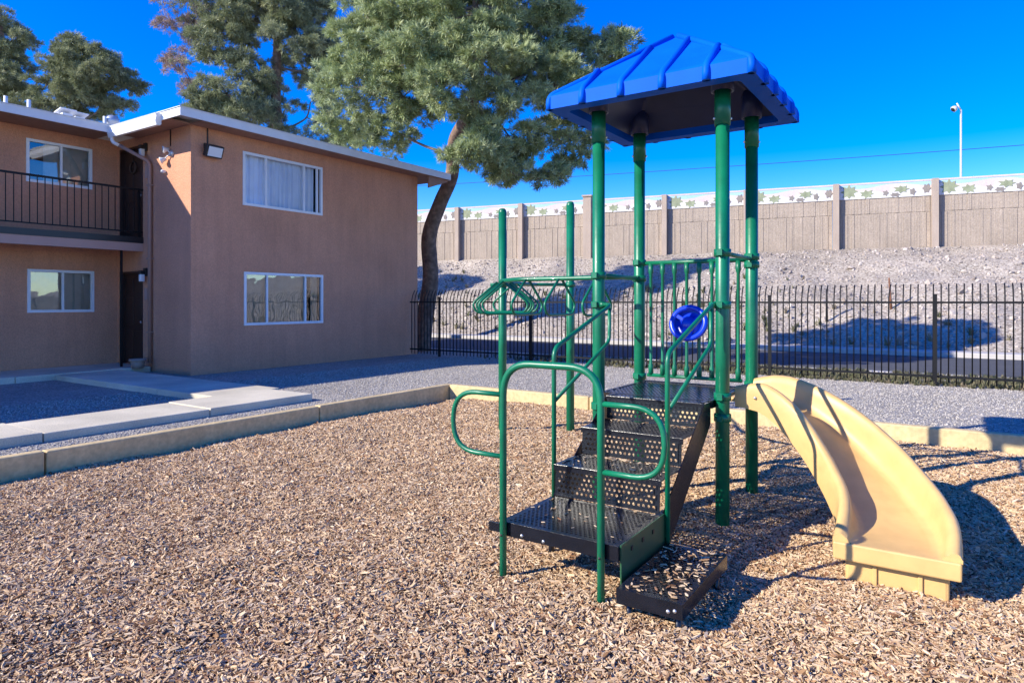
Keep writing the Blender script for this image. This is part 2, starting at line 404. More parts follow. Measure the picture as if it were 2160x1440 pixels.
rot = np.stack([rng.normal(0, .36, n_), rng.normal(0, .32, n_), rng.uniform(0, 6.283, n_)], 1)
sc = np.clip(rng.lognormal(-.1, .42, n_), .35, 2.6)*.51*np.clip(.82+d*.05, 1, 1.4); scl = np.stack([sc, sc*rng.uniform(.8,1.3,n_), sc], 1)
def on_step(n, x0, x1, y0, y1, z, yb):
    return np.stack([rng.uniform(x0, x1, n), y0+(y1-y0)*rng.beta(1, yb, n)[::-1] if yb > 0 else rng.uniform(y0, y1, n), np.full(n, z)], 1)
ex = np.concatenate([on_step(190,-1.47,-1.14,3.26,4.0,.172,0), on_step(60,-2.2,-1.6,4.3,4.385,.561,0), on_step(26,-2.25,-1.56,4.02,4.38,.561,0), on_step(30,-2.28,-1.55,3.38,3.98,.346,0), on_step(16,-2.25,-1.56,4.72,4.81,.756,0)])
ne = len(ex); Pn = np.concatenate([np.stack([X, Y, Zm], 1), ex]); se = rng.uniform(.35,.75,ne)
rot = np.concatenate([rot, np.stack([rng.normal(0,.08,ne), rng.normal(0,.08,ne), rng.uniform(0,6.28,ne)], 1)]); scl = np.concatenate([scl, np.stack([se,se,se],1)]); n_ += ne
tag(scatter('wood_chips', Pn, rot, scl, rng.integers(0, 7, n_), srcs), 'loose tan and brown wood chips covering the play area', 'wood chips', kind='stuff')

# stones on the yard and on the slope
srcs = []
for k in range(4):
    b = MB(); bm = bmesh.new(); bmesh.ops.create_icosphere(bm, subdivisions=1, radius=1)
    for v in bm.verts: v.co *= random.uniform(.7, 1.15); v.co.z *= .65
    b.add([v.co[:] for v in bm.verts], [[v.index for v in f.verts] for f in bm.faces]); bm.free(); srcs.append(source('stone_piece', b, m_peb))
N = 150000; X = rng.uniform(-11.5, 6, N); Y = rng.uniform(0, FY+.3, N)
yard = ((X < KX-.2) | (Y > KY+.2)) & in_view(X, Y, .05)
slabm = (X < -8.15) & (X > -9.65) & (Y < 7.2)
keep = yard & ~slabm; X, Y = X[keep], Y[keep]; n_ = len(X)
sc = rng.uniform(.005, .014, n_); rot = rng.uniform(0, 6.28, (n_, 3))
tag(scatter('gravel_stones', np.stack([X, Y, np.full(n_, GZ)+sc*.3], 1), rot, np.stack([sc]*3, 1), rng.integers(0, 4, n_), srcs), 'small loose grey gravel stones strewn over the yard', 'gravel', kind='stuff')
srcs2 = []
for k in range(4):
    b = MB(); bm = bmesh.new(); bmesh.ops.create_icosphere(bm, subdivisions=1, radius=1)
    for v in bm.verts: v.co *= random.uniform(.6, 1.2); v.co.z *= .6
    b.add([v.co[:] for v in bm.verts], [[v.index for v in f.verts] for f in bm.faces]); bm.free(); srcs2.append(source('rock_piece', b, m_stone))
N = 24000; X = rng.uniform(-38, 22, N); Y = rng.uniform(CY1+1.1, 42, N); keep = (wall_dist(X, Y) < -.3); X, Y = X[keep], Y[keep]; n_ = len(X)
sc = np.clip(rng.lognormal(-3.3, .55, n_), .018, .2)
tag(scatter('slope_stones', np.stack([X, Y, slope_z(X, Y)+sc*.15], 1), rng.uniform(0, 6.28, (n_, 3)), np.stack([sc, sc, sc*.8], 1), rng.integers(0, 4, n_), srcs2), 'broken pale stones scattered over the slope', 'stones', kind='stuff')
# weeds
srcs3 = []
for k in range(4):
    b = MB()
    for j in range(12):
        a = random.uniform(0, 6.28); h = random.uniform(.05,.16); q = random.uniform(.02,.1); wd = .008
        p0 = Vector((random.uniform(-.03,.03), random.uniform(-.03,.03), 0)); p1 = p0+Vector((math.cos(a)*q, math.sin(a)*q, h)); s_ = Vector((-math.sin(a), math.cos(a), 0))*wd
        b.add([p0-s_, p0+s_, p0*.4+p1*.6+s_*1.2, p1, p0*.4+p1*.6-s_*1.2], [(0,1,2,3,4)])
    srcs3.append(source('weed_piece', b, m_weed))
N = 12000; X = rng.uniform(-11, 8, N); Y = rng.uniform(FY-.12, CY0-.2, N)
keep = (rng.uniform(0,1,N) < np.clip((X+11)/9, .05, 1)) & (vnoise(X*1.5, Y*1.5, 4) > .3); X, Y = X[keep], Y[keep]; n_ = len(X)
zz = GZ+(Y-FY-.25)/(CY0-FY-.25)*-.05; zz = np.minimum(zz, GZ); sc = rng.uniform(.3, .75, n_)
tag(scatter('weeds', np.stack([X, Y, zz], 1), np.stack([0*X, 0*X, rng.uniform(0,6.28,n_)], 1), np.stack([sc]*3, 1), rng.integers(0, 4, n_), srcs3), 'low dry green weeds along the foot of the fence', 'weeds', kind='stuff')
N = 500; X = rng.uniform(-30, 15, N); Y = rng.uniform(CY1+1.2, 33, N); sc = rng.uniform(.6, 2.6, N)
keep = vnoise(X*.4, Y*.4, 12) > .55; X, Y, sc = X[keep], Y[keep], sc[keep]; n_ = len(X)
tag(scatter('slope_weeds', np.stack([X, Y, slope_z(X, Y)], 1), np.stack([0*X, 0*X, rng.uniform(0,6.28,n_)], 1), np.stack([sc]*3, 1), rng.integers(0, 4, n_), srcs3), 'sparse dry tufts on the rocky slope', 'weeds', kind='stuff')

# kerb round the chip bed
root = thing('playground_kerb', (KX, KY, 0), 'tan painted kerb of long blocks around the wood chips', 'kerb'); del root['category']; root['kind'] = 'structure'
KT = .19; KW = .13
cuts = [BY0, -.5, 2.95, 6.4, KY+KW]
for a, b_ in zip(cuts[:-1], cuts[1:]):
    b = MB(); b.box((KX-KW, a+.008, -.25), (KX, b_-.008, KT+random.uniform(-.008,.008))); b.build('kerb_block', m_kerb, root, bevel=.018)
cuts = [KX+.004, -4.75, -1.9, .95, BX1+KW]
for a, b_ in zip(cuts[:-1], cuts[1:]):
    b = MB(); b.box((a+.008, KY, -.25), (b_-.008, KY+KW, KT+random.uniform(-.008,.008))); b.build('kerb_block', m_kerb, root, bevel=.018)
b = MB(); b.box((BX1, BY0, -.25), (BX1+KW, KY-.008, KT)); b.build('kerb_block', m_kerb, root, bevel=.018)
b = MB(); b.box((KX-KW, BY0-KW, -.25), (BX1+KW, BY0-.004, KT)); b.build('kerb_block', m_kerb, root, bevel=.018)

# concrete walk: strip beside the bed, branch to the door, patio below the balcony
root = bpy.data.objects.new('walkway', None); C.objects.link(root); root.location = (-8.9, 5, GZ); struct(root, 'pale concrete walkway of slabs leading to the apartment door')
def slab(x0, y0, x1, y1, z): 
    b = MB(); b.box((x0+.006, y0+.006, GZ-.1), (x1-.006, y1-.006, z)); return b.build('slab', m_conc, root, bevel=.012)
for i, (a, b_) in enumerate(((-2.4,.9),(.9,3.2),(3.2,5.15),(5.15,6.85))): slab(-9.3, a, -8.25, b_, .245+.012*(i % 2))
for i, (a, b_) in enumerate(((-10.9,-9.3),(-12.6,-10.9),(-14.6,-12.6))): slab(a, 5.85, b_, 7.05, .25)
slab(-16.1, 2.6, -14.6, 5.2, .27); slab(-16.1, 5.2, -14.6, 7.72, .27)

# ------------------------------------------------------------------ apartment building
GX, FX, WY0, WY1 = -13.1, -16.1, 7.74, 14.7          # gable wall, set-back facade, side wall, far corner
EZ = 5.36                                            # top of walls under the eaves
bld = thing('apartment_building', (GX, WY0, GZ), 'brown stucco two-storey apartment block with white roof trim and balcony', 'building')
class Face:                                          # a wall plane: u along, n outward
    def __init__(s, o, u, n): s.o = Vector(o); s.u = Vector(u); s.n = Vector(n)
    def p(s, a, z, d=0): return s.o+s.u*a+s.n*d+Vector((0,0,z))
def wall(name, F, a0, a1, z0, z1, holes, depth=.16):
    us = sorted({a0, a1, *[h[0] for h in holes], *[h[1] for h in holes]}); zs = sorted({z0, z1, *[h[2] for h in holes], *[h[3] for h in holes]})
    b = MB()
    for i in range(len(us)-1):
        for j in range(len(zs)-1):
            cu = (us[i]+us[i+1])/2; cz = (zs[j]+zs[j+1])/2
            if any(h[0] < cu < h[1] and h[2] < cz < h[3] for h in holes): continue
            b.add([F.p(us[i],zs[j]), F.p(us[i+1],zs[j]), F.p(us[i+1],zs[j+1]), F.p(us[i],zs[j+1])], [(0,1,2,3)])
    for h in holes:
        c = [(h[0],h[2]),(h[1],h[2]),(h[1],h[3]),(h[0],h[3])]
        for k in range(4):
            (a, z), (a2, z2) = c[k], c[(k+1) % 4]
            b.add([F.p(a,z), F.p(a2,z2), F.p(a2,z2,-depth), F.p(a,z,-depth)], [(0,1,2,3)])
    return b.build(name, m_stucco, bld)
def fbox(b, F, a0, a1, z0, z1, d0, d1):
    c = F.p((a0+a1)/2, (z0+z1)/2, (d0+d1)/2)
    b.obox(c, (F.u, F.n, (0,0,1)), (abs(a1-a0)/2, abs(d1-d0)/2, abs(z1-z0)/2)); return b
def window(F, a0, a1, z0, z1, lites, curtain, glass, fr=.045):
    b = MB()
    fbox(b,F,a0-.012,a0+fr,z0-.012,z1+.012,-.05,.022); fbox(b,F,a1-fr,a1+.012,z0-.012,z1+.012,-.05,.022)
    fbox(b,F,a0+fr,a1-fr,z0-.012,z0+fr,-.05,.02); fbox(b,F,a0+fr,a1-fr,z1-fr,z1+.012,-.05,.02)
    wobj = b.build('window', m_white, bld)
    es = [a0+fr]+[a0+(a1-a0)*t for t in lites]+[a1-fr]
    for t in lites:
        m_ = MB(); c = a0+(a1-a0)*t; fbox(m_,F,c-.022,c+.022,z0+fr,z1-fr,-.045,.008); m_.build('mullion', m_white, wobj, bevel=.004)
    for i in range(len(es)-1):
        g = MB(); q = .022 if i else 0; q2 = .022 if i < len(es)-2 else 0; d_ = -.022-.012*(i % 2)
        g.add([F.p(es[i]+q,z0+fr,d_), F.p(es[i+1]-q2,z0+fr,d_), F.p(es[i+1]-q2,z1-fr,d_), F.p(es[i]+q,z1-fr,d_)], [(0,1,2,3)]); g.build('pane', glass, wobj)
    r = MB()                                          # room behind
    A0, A1, Z0, Z1, D = a0-.3, a1+.3, z0-.3, z1+.25, -1.4
    q = [F.p(A0,Z0,-.17),F.p(A1,Z0,-.17),F.p(A1,Z1,-.17),F.p(A0,Z1,-.17),F.p(A0,Z0,D),F.p(A1,Z0,D),F.p(A1,Z1,D),F.p(A0,Z1,D)]
    r.add(q, [(4,5,6,7),(0,1,5,4),(1,2,6,5),(2,3,7,6),(3,0,4,7)]); r.build('room', m_dark, wobj)
    for (c0, c1, kind) in curtain:
        b = MB(); n = int((c1-c0)/.012)+2; rowz = [z0-.02, z1+.02]; vs = []
        for k in range(n):
            a = c0+(c1-c0)*k/(n-1)
            if kind == 'sheer': dd = -.13+.028*math.sin(a*43)+.012*math.sin(a*97+1)+.015*math.sin(a*11)
            else:
                ph = (a/.089) % 1; dd = -.12+.03*(ph-.5)
            for z in rowz: vs.append(F.p(a+(.004*math.sin(a*30) if z == rowz[0] else 0), z, dd*(1.0 if z == rowz[1] else 1.12)))
        b.add(vs, [(2*k, 2*k+2, 2*k+3, 2*k+1) for k in range(n-1)], kind == 'sheer')
        b.build('curtain' if kind == 'sheer' else 'vertical_blind', m_sheer if kind == 'sheer' else m_blind, wobj, recalc=False)
    return wobj
FG = Face((GX, 0, 0), (0,1,0), (1,0,0)); FF = Face((FX, 0, 0), (0,1,0), (1,0,0)); FS = Face((0, WY0, 0), (1,0,0), (0,-1,0)); FB = Face((0, WY1, 0), (1,0,0), (0,1,0))
wu = (8.95, 11.15, 3.83, 5.0); wl_ = (8.98, 11.17, 1.16, 2.33)
wall('gable_wall', FG, WY0, WY1, GZ-.1, EZ, [wu, wl_])
fu = (5.93, 7.18, 4.2, 5.08); fl_ = (5.95, 7.22, 1.46, 2.35)
wall('facade_wall', FF, -6, WY0, GZ-.1, EZ, [fu, fl_])
D0, D1 = -15.98, -14.98
du = (D0, D1, 3.10, 5.16); dl = (D0, D1, .27, 2.36)
wall('side_wall', FS, FX, GX, GZ-.1, EZ, [du, dl])
wall('rear_wall', FB, -24, GX, GZ-.1, EZ, [])
window(FG, *wu, (.27, .755, .935), [(8.97, 10.98, 'sheer')], m_glass)
window(FG, *wl_, (.27, .765), [(8.98, 10.72, 'blind'), (10.9,11.1,'blind')], m_glassr)
window(FF, *fu, (.52,), [(6.28, 7.16, 'blind')], m_glassr)
window(FF, *fl_, (.52,), [(6.0, 7.2, 'blind')], m_glassr)
def door(h):
    a0, a1, z0, z1 = h; b = MB(); fbox(b,FS,a0+.05,a1-.05,z0+.015,z1-.05,-.12,-.075); d_ = b.build('door', m_door, bld)
    f = MB(); fbox(f,FS,a0,a0+.05,z0,z1,-.14,.012); fbox(f,FS,a1-.05,a1,z0,z1,-.14,.012); fbox(f,FS,a0+.05,a1-.05,z1-.05,z1,-.14,.011); f.build('door_frame', m_door, d_)
    w_ = a1-a0-.1; H = z1-z0
    for c in (0, 1):
        for (p0, p1) in ((.06,.36),(.42,.72),(.78,.93)):
            x0 = a0+.05+w_*(.11+.44*c); x1 = x0+w_*.34
            q = MB(); fbox(q,FS,x0,x1,z0+H*p0,z0+H*p1,-.075,-.062); q.build('door_panel', m_door, d_, bevel=.008)
    k = MB(); k.lathe(FS.p(a1-.13, z0+.95, -.075), [(.0,.0),(.012,.0),(.012,.03),(.028,.04),(.028,.065),(.0,.07)], 12, FS.n); k.build('door_knob', m_gal, d_)
door(du); door(dl)
# wreath ring on the upper door
b = MB(); c = FS.p(-15.5, 4.72, -.045); b.tube([c+Vector((math.cos(a)*.13, 0, math.sin(a)*.13)) for a in np.linspace(0, 6.28, 18, endpoint=False)], .025, 8, True)
tag(b.build('door_wreath', M('twig_wreath', (.06,.035,.025), .9, var=.3)), 'small dark wreath hanging on the upper brown door', 'wreath')

# roofs
OV = .5
RX = GX+OV; RY0 = WY0-OV; RY1 = WY1+.9; LX = FX+.9
def roof():
    b = MB()
    zt = 5.47
    A = [(RX,RY0,zt),(RX,RY1,zt),(-24.5,RY1,zt),(-24.5,RY0-14,zt),(LX,RY0-14,zt),(LX,RY0,zt)]
    ridge = .0
    b.add(A, [(0,1,2,3,4,5)])
    b.add([(x,y,zt-.03) for x,y,_ in A], [(5,4,3,2,1,0)])
    # raised low-slope cover
    hipz = zt+.42
    b.add([(RX-.05,RY0+.05,zt+.01),(RX-.05,RY1-.05,zt+.01),(-24.4,RY1-.05,zt+.01),(-24.4,RY0+.05,zt+.01),(-16.5,11.2,hipz),(-22.5,11.2,hipz)], [(0,1,4),(1,2,5,4),(2,3,5),(3,0,4,5)])
    b.add([(LX-.05,RY0-13.9,zt+.012),(LX-.05,RY0+3,zt+.012),(-20,RY0+3,hipz-.05),(-20,RY0-13.9,hipz-.05),(-24.4,RY0+3,zt+.012),(-24.4,RY0-13.9,zt+.012)], [(0,1,2,3),(3,2,4,5)])
    return b.build('roof', m_roof, bld)
rf = roof()
def fas(a, b_, z0, z1, nrm, th=.03):
    a = Vector(a); b_ = Vector(b_); n = Vector(nrm); q = MB()
    c = (a+b_)/2+n*th/2; c.z = (z0+z1)/2
    q.obox(c, (b_-a, n, (0,0,1)), ((b_-a).length/2, th/2, (z1-z0)/2)); return q
z0f, z1f = 5.325, 5.49
fas((RX,RY0,0),(RX,RY1,0),z0f,z1f,(1,0,0)).build('fascia', m_fascia, rf)
fas((LX,RY0,0),(RX+.03,RY0,0),z0f,z1f,(0,-1,0)).build('fascia', m_fascia, rf)
fas((LX,RY0-14,0),(LX,RY0-.03,0),z0f,z1f,(1,0,0)).build('fascia', m_fascia, rf)
fas((-24.5,RY1,0),(RX,RY1,0),z0f,z1f,(0,1,0)).build('fascia', m_fascia, rf)
# drip edge, soffit boards
for (x0,y0,x1,y1) in ((GX,WY0-.0,RX-.002,RY1-.002),(LX,RY0+.002,GX,WY0),(FX,RY0-14,LX-.002,RY0+.002),(-24.4,WY1,GX,RY1-.002)):
    b = MB(); b.box((x0,y0,EZ-.03),(x1,y1,EZ)); b.build('soffit', m_soffit, rf)
b = MB(); b.prism([(RX-.06,WY1,4.98),(RX-.06,WY1,EZ-.032),(RX-.06,RY1-.05,EZ-.032),(RX-.06,RY1-.05,5.27)], (-.045,0,0)); b.build('rafter_tail', m_soffit, rf)
q = MB(); q.box((LX-.01,RY0-.05,z1f+.001),(RX+.05,RY0+.12,z1f+.012)); q.box((RX-.12,RY0+.122,z1f+.001),(RX+.05,RY1,z1f+.013)); q.box((LX-.12,RY0-14,z1f+.001),(LX+.05,RY0-.052,z1f+.012)); q.build('drip_edge', m_fascia, rf)
# gutter and downspout
gx0, gx1 = LX+.02, -13.25; gy = RY0-.03
sec = [(0,5.45),(0,5.24),(-.03,5.21),(-.10,5.21),(-.125,5.30),(-.105,5.40),(-.125,5.45),(-.118,5.45),(-.098,5.40),(-.115,5.30),(-.095,5.218),(-.03,5.218),(-.008,5.245),(-.008,5.45)]
b = MB(); b.prism([(gx0, gy+p, z) for p, z in sec], (gx1-gx0, 0, 0))
for x_ in (gx0, gx1): b.prism([(x_-.004, gy+p, z) for p, z in sec[:7]], (.008,0,0))
gut = b.build('gutter', m_fascia, bld)
b = MB(); b.tube(fillet([(-15.1, gy-.06, 5.24),(-15.1, gy-.06, 5.12),(-15.0, gy+.04, 5.05)], .1), .04, 10); b.build('gutter_elbow', m_fascia, gut)
b = MB(); b.tube(fillet([(-15.0, gy+.04, 5.05),(-14.58, WY0-.06, 4.72),(-14.58, WY0-.06, .35)], .12), .042, 10)
for z in (1.0, 2.6, 4.2): b.box((-14.64, WY0-.105, z),(-14.52, WY0-.001, z+.03))
b.build('downspout', m_brown, bld)
# balcony
bx = -14.95
b = MB(); b.box((FX+.002,-6,2.97),(bx,WY0-.003,3.1)); bal = b.build('balcony', m_black, bld)
b = MB(); b.box((bx-.14,-6,2.79),(bx-.012,WY0-.003,2.968)); b.build('balcony_beam', m_band, bal)
b = MB(); b.box((FX+.002,-6,2.94),(bx-.142,WY0-.003,2.968)); b.build('balcony_ceiling', m_band, bal)
rail = MB(); rail.box((bx-.055,-6,4.13),(bx-.015,WY0-.004,4.17)); rail.box((bx-.05,-6,3.2),(bx-.02,WY0-.004,3.225)); ra = rail.build('railing', m_iron, bld)
pk = MB(); pk.box((bx-.042,-.007,3.226),(bx-.028,.007,4.129)); p0 = pk.build('baluster', m_iron, ra)
first = True; yy = 7.55
while yy > -4:
    if first: p0.location.y += yy; first = False; base = yy
    else: dup(p0, (0, yy-base, 0), ra)
    yy -= .132
for yy in (7.66, 4.95, 2.2, -.5):
    b = MB(); b.box((bx-.06,yy-.022,3.101),(bx-.016,yy+.022,4.128)); b.build('railing_post', m_iron, ra)
for yy in (7.3, 2.6):
    b = MB(); b.box((bx-.09,yy-.02,.27),(bx-.05,yy+.02,2.789)); b.build('balcony_column', m_iron, bld)
# mail box / number plaques by the doors
b = MB(); fbox(b,FS,-14.86,-14.70,4.4,4.72,.001,.02); b.build('number_plaque', m_band, bld)
b = MB(); fbox(b,FS,-14.86,-14.74,1.72,1.98,.001,.03); b.build('number_plaque', m_band, bld)
# electrical conduits above the lamps
b = MB(); fbox(b,FS,-13.86,-13.835,4.98,5.33,.001,.02); b.build('conduit', m_door, bld)
b = MB(); fbox(b,FG,8.09,8.115,5.0,5.33,.001,.02); b.build('conduit', m_door, bld)
# roof vents
for (u, v, Z) in ((12, 203, 15.4), (61, 211, 15.8), (221, 246, 17.0)):
    p = P(u, v, Z); b = MB(); b.lathe((p.x,p.y,5.46), [(.0,.0),(.042,.0),(.042,p.z-5.46),(.0,p.z-5.46)], 12); b.build('vent_pipe', m_fascia, rf)
for (u, v, Z) in ((138, 232, 16.4), (165, 240, 16.8)):
    p = P(u, v, Z); b = MB(); b.box((p.x-.11,p.y-.11,5.46),(p.x+.11,p.y+.11,p.z-.10)); b.prism([(p.x-.18,p.y-.18,p.z-.09),(p.x+.18,p.y-.18,p.z-.02),(p.x+.18,p.y-.18,p.z),(p.x-.18,p.y-.18,p.z-.06)], (0,.36,0)); b.build('roof_vent', m_fascia, rf)
p = P(237, 243, 17.2); b = MB(); b.lathe((p.x,p.y,p.z-.36), [(.12,-.6),(.12,.1),(.17,.16),(.16,.25),(.10,.33),(.0,.36)], 16); b.build('turbine_vent', m_gal, rf)

# lamps on the walls
L = thing('wall_floodlight', FG.p(8.1, 4.85, .001), 'black square floodlight on the gable wall left of upper window', 'floodlight')
b = MB(); fbox(b,FG,8.02,8.18,4.86,5.0,.002,.05); b.build('wall_bracket', m_black, L)
t = R(22); ax = (Vector((0,1,0)), Vector((math.cos(t),0,-math.sin(t))), Vector((math.sin(t),0,math.cos(t)))); c = FG.p(8.16, 4.84, .14)
b = MB(); b.obox(c, ax, (.19,.06,.13)); b.build('lamp_housing', m_black, L, bevel=.015)
b = MB(); b.obox(c+ax[1]*.064, ax, (.155,.006,.10)); b.build('lamp_lens', m_lens, L)
L = thing('wall_spotlight', FS.p(-13.85, 4.85, .001), 'pair of small round white spotlights on the narrow side wall', 'spotlight')
b = MB(); b.lathe(FS.p(-13.82, 4.82), [(.0,.04),(.07,.035),(.075,.001)], 16, FS.n); b.build('mounting_plate', m_gal, L)
for (a, z, dv) in ((-13.87, 4.9, (-.3,-.85,-.2)), (-13.98, 4.70, (-.5,-.7,-.4))):
    dv = Vector(dv).normalized(); c = FS.p(a, z, .08)
    b = MB(); b.lathe(c, [(.0,-.05),(.03,-.05),(.05,.02),(.075,.06),(.07,.075),(.0,.065)], 16, dv); b.tube([FS.p(-13.82,4.82,.03), c], .014, 8); b.build('lamp_head', m_lens, L)
for (z, what) in ((4.93, 'upper'), (2.18, 'lower')):
    L = thing('wall_lantern', FS.p(-14.83, z, .001), 'dark lantern with white glass beside the %s brown door' % what, 'lantern', 'lanterns by the doors')
    b = MB(); fbox(b,FS,-14.89,-14.77,z+.06,z+.24,.002,.05); fbox(b,FS,-14.88,-14.78,z+.1,z+.18,.05,.16); b.build('lantern_top', m_black, L, bevel=.01)
    b = MB(); fbox(b,FS,-14.875,-14.785,z-.06,z+.098,.06,.15); b.build('lantern_glass', m_lens, L, bevel=.01)
b = MB(); b.lathe(FS.p(-14.06, 4.46, .0), [(.0,.1),(.03,.09),(.04,.05),(.03,.001)], 12, FS.n)
tag(b.build('security_camera', m_lens), 'tiny white knob camera on the side wall below the spotlights', 'camera')
P0 = thing('plant_pot', (-14.56, WY0-.33, .252), 'empty grey clay pot at the foot of the downspout', 'pot')
b = MB(); b.lathe((-14.56, WY0-.33, .252), [(.0,.0),(.11,.0),(.15,.2),(.135,.2),(.1,.03),(.0,.03)], 20); b.build('pot_body', m_pot, P0)
b = MB(); b.lathe((-14.56, WY0-.33, .45), [(.152,-.04),(.168,-.04),(.168,.004),(.136,.004)], 20); b.build('pot_rim', m_pot, P0)

# ------------------------------------------------------------------ iron fence
fx0, fx1 = -13.02, 13.0
fen = thing('iron_fence', ((fx0+fx1)/2, FY, GZ), 'long black iron picket fence with bent tops between yard and street', 'fence')
b = MB(); b.box((fx0,FY-.019,1.645),(fx1,FY+.019,1.683)); b.build('rail', m_iron, fen)
b = MB(); b.box((fx0,FY-.019,.305),(fx1,FY+.019,.343)); b.build('rail', m_iron, fen)
b = MB(); b.tube([(0,0,.2),(0,0,1.64),(0,.008,1.74),(0,.035,1.84),(0,.085,1.94),(0,.125,2.0)], .0125, 6); pk = b.build('picket', m_iron, recalc=False)
x = fx0+.06; first = True
pk.location = (x, FY, 0); put(pk, fen)
while x+.1172 < fx1:
    x += .1172; c = dup(pk, (x-fx0-.06, 0, 0), fen); c.rotation_euler = (random.gauss(0,.003), random.gauss(0,.003), random.gauss(0,.06))
for x in (-11.9, -8.9, -6.0, -3.13, -.27, 2.6, 5.5, 8.4, 11.3):
    b = MB(); b.box((x-.032,FY-.06,-.1),(x+.032,FY+.004-.024,1.80)); b.box((x-.036,FY-.064,1.80),(x+.036,FY-.016,1.815)); b.build('post', m_iron, fen)

# ------------------------------------------------------------------ block wall on the slope
wz0, wz1, wzf, wzj = 4.2, 7.8, 7.0, 6.2
sw = thing('sound_wall', W0+Vector((0,0,4.45)), 'long tan split-block wall with painted plant frieze on top of the slope', 'wall')
def wp(s, z, d): v = W0+WD*s-WN*d; return Vector((v.x, v.y, z))
def wbox(b, s0, s1, z0, z1, d0, d1): return b.obox(wp((s0+s1)/2,(z0+z1)/2,(d0+d1)/2), (WD, -WN, (0,0,1)), ((s1-s0)/2, (d1-d0)/2, (z1-z0)/2))
BAY = 4.45; cols = [k*BAY for k in range(-11, 7)]
def panel_mesh(z0, z1, seed):
    rd = random.Random(seed); b = MB(); s = .16; wbox(b, .16, BAY-.16, z0, z1, -.2, 0)
    while s < BAY-.17:
        w_ = min(rd.choice((.05,.07,.09,.12,.16)), BAY-.16-s); wbox(b, s+.002, s+w_-.002, z0+.02, z1-.02, .0, rd.choice((.012,.016,.02,.034))); s += w_
    return b
pan = [panel_mesh(wz0, wzj, 1).build('lower_block_panel', m_block, sw), panel_mesh(wzj+.0005, wzf, 2).build('upper_block_panel', m_block, sw)]
b = MB(); wbox(b,.13,BAY-.13,wzf+.002,wz1,-.18,.05); wbox(b,.13,BAY-.13,wz1-.05,wz1+.03,-.2,.07); fz = b.build('frieze', m_frieze, sw)
def fpoly(pts, d, mat, name): 
    q = MB(); q.prism([wp(s,z,.051) for s, z in pts], -WN*d); return q.build(name, mat, fz)
n = 40; ss = np.linspace(.14, BAY-.14, n)
hill = [(s, wzf+.42+.13*math.sin(s*2.2+.5)+.07*math.sin(s*4.6)) for s in ss]
fpoly([(BAY-.14, wzf+.003),(.14, wzf+.003)]+hill, .012, m_fhill, 'painted_hill')
q = MB(); vs = []
for s in ss: 
    h = wzf+.62+.09*math.sin(s*2.0+2.4); vs += [wp(s,min(h,wz1-.1),.052), wp(s,wz1-.052,.052)]
q.add(vs, [(2*i,2*i+2,2*i+3,2*i+1) for i in range(n-1)]); q.build('painted_sky', m_fblue, fz)
def spiky(cx, cz, rx, rz, k, seed, half=False):
    rd = random.Random(seed); pts = []
    for i in range(k*2):
        a = math.pi*2*i/(k*2); r_ = (1. if i % 2 == 0 else .62)*rd.uniform(.85,1.1); z = cz+rz*r_*math.sin(a)
        pts.append((cx+rx*r_*math.cos(a), max(z, wzf+.006)))
    return pts
for i, (cx, cz, rx, rz, k, mt) in enumerate(((.62,.40,.42,.40,8,0),(1.45,.24,.36,.24,7,0),(2.3,.24,.15,.18,5,1),(2.72,.13,.28,.13,6,1),(3.02,.40,.38,.22,7,0),(3.5,.24,.16,.2,5,1),(4.1,.38,.2,.28,6,1))):
    fpoly(spiky(cx, wzf+cz, rx, rz, k, i), .02+.003*i, (m_fplant, m_fplant2)[mt], 'painted_plant')
for s in cols[:-1]:
    off = WD*s
    if s == 0: continue
    for o in (*pan, fz): dup(o, off, sw)
for k, s in enumerate(cols):
    b = MB(); wbox(b, s-.14, s+.14, wz0-.3, wz1+.02, -.25, .32); b.build('column', m_col, sw)
b = MB(); s = -3*BAY-.1; wbox(b, s-.24, s+.24, wz0-.3, wz1+.16, -.25, .42); wbox(b, s-.3, s+.3, wz1+.16, wz1+.26, -.3, .48); b.build('capped_column', m_col, sw)

# street lamp behind the wall, wire, stakes on the slope
p = P(2027, HOR, 45); lp = thing('street_lamp', (p.x, p.y, 4.4), 'tall pale street lamp rising behind the block wall', 'street lamp')
cr_ = Vector((cy, sy, 0))
top = P(2027, 232, 45).z
b = MB(); b.tube([(p.x,p.y,4.3),(p.x,p.y,top)], [.085,.055], 8); b.tube([Vector((p.x,p.y,top-.02)), Vector((p.x,p.y,top+.45))-cr_*.28], .045, 8); b.build('lamp_pole', m_lampost, lp)
hd = Vector((p.x,p.y,top+.1))-cr_*.42
b = MB(); b.lathe(hd, [(.0,.2),(.07,.19),(.19,.02),(.21,-.13),(.18,-.15),(.0,-.12)], 14, Vector((cr_.x*.8, cr_.y*.8, .6))); b.build('lamp_head', m_lampost, lp)
b = MB(); b.lathe(hd, [(.0,-.18),(.14,-.19),(.15,-.14),(.0,-.13)], 14, Vector((cr_.x*.8, cr_.y*.8, .6))); b.build('lamp_lens', m_black, lp)
a = P(700, 402, 66); z_ = P(2420, 286, 46); pts = []
for k in range(25):
    t = k/24; q = a.lerp(z_, t); q.z -= .9*4*t*(1-t)*.25; pts.append(q)
b = MB(); b.tube(pts, .024, 5)
tag(b.build('overhead_wire', m_wire), 'thin dark overhead wire crossing the sky above the block wall', 'wire')
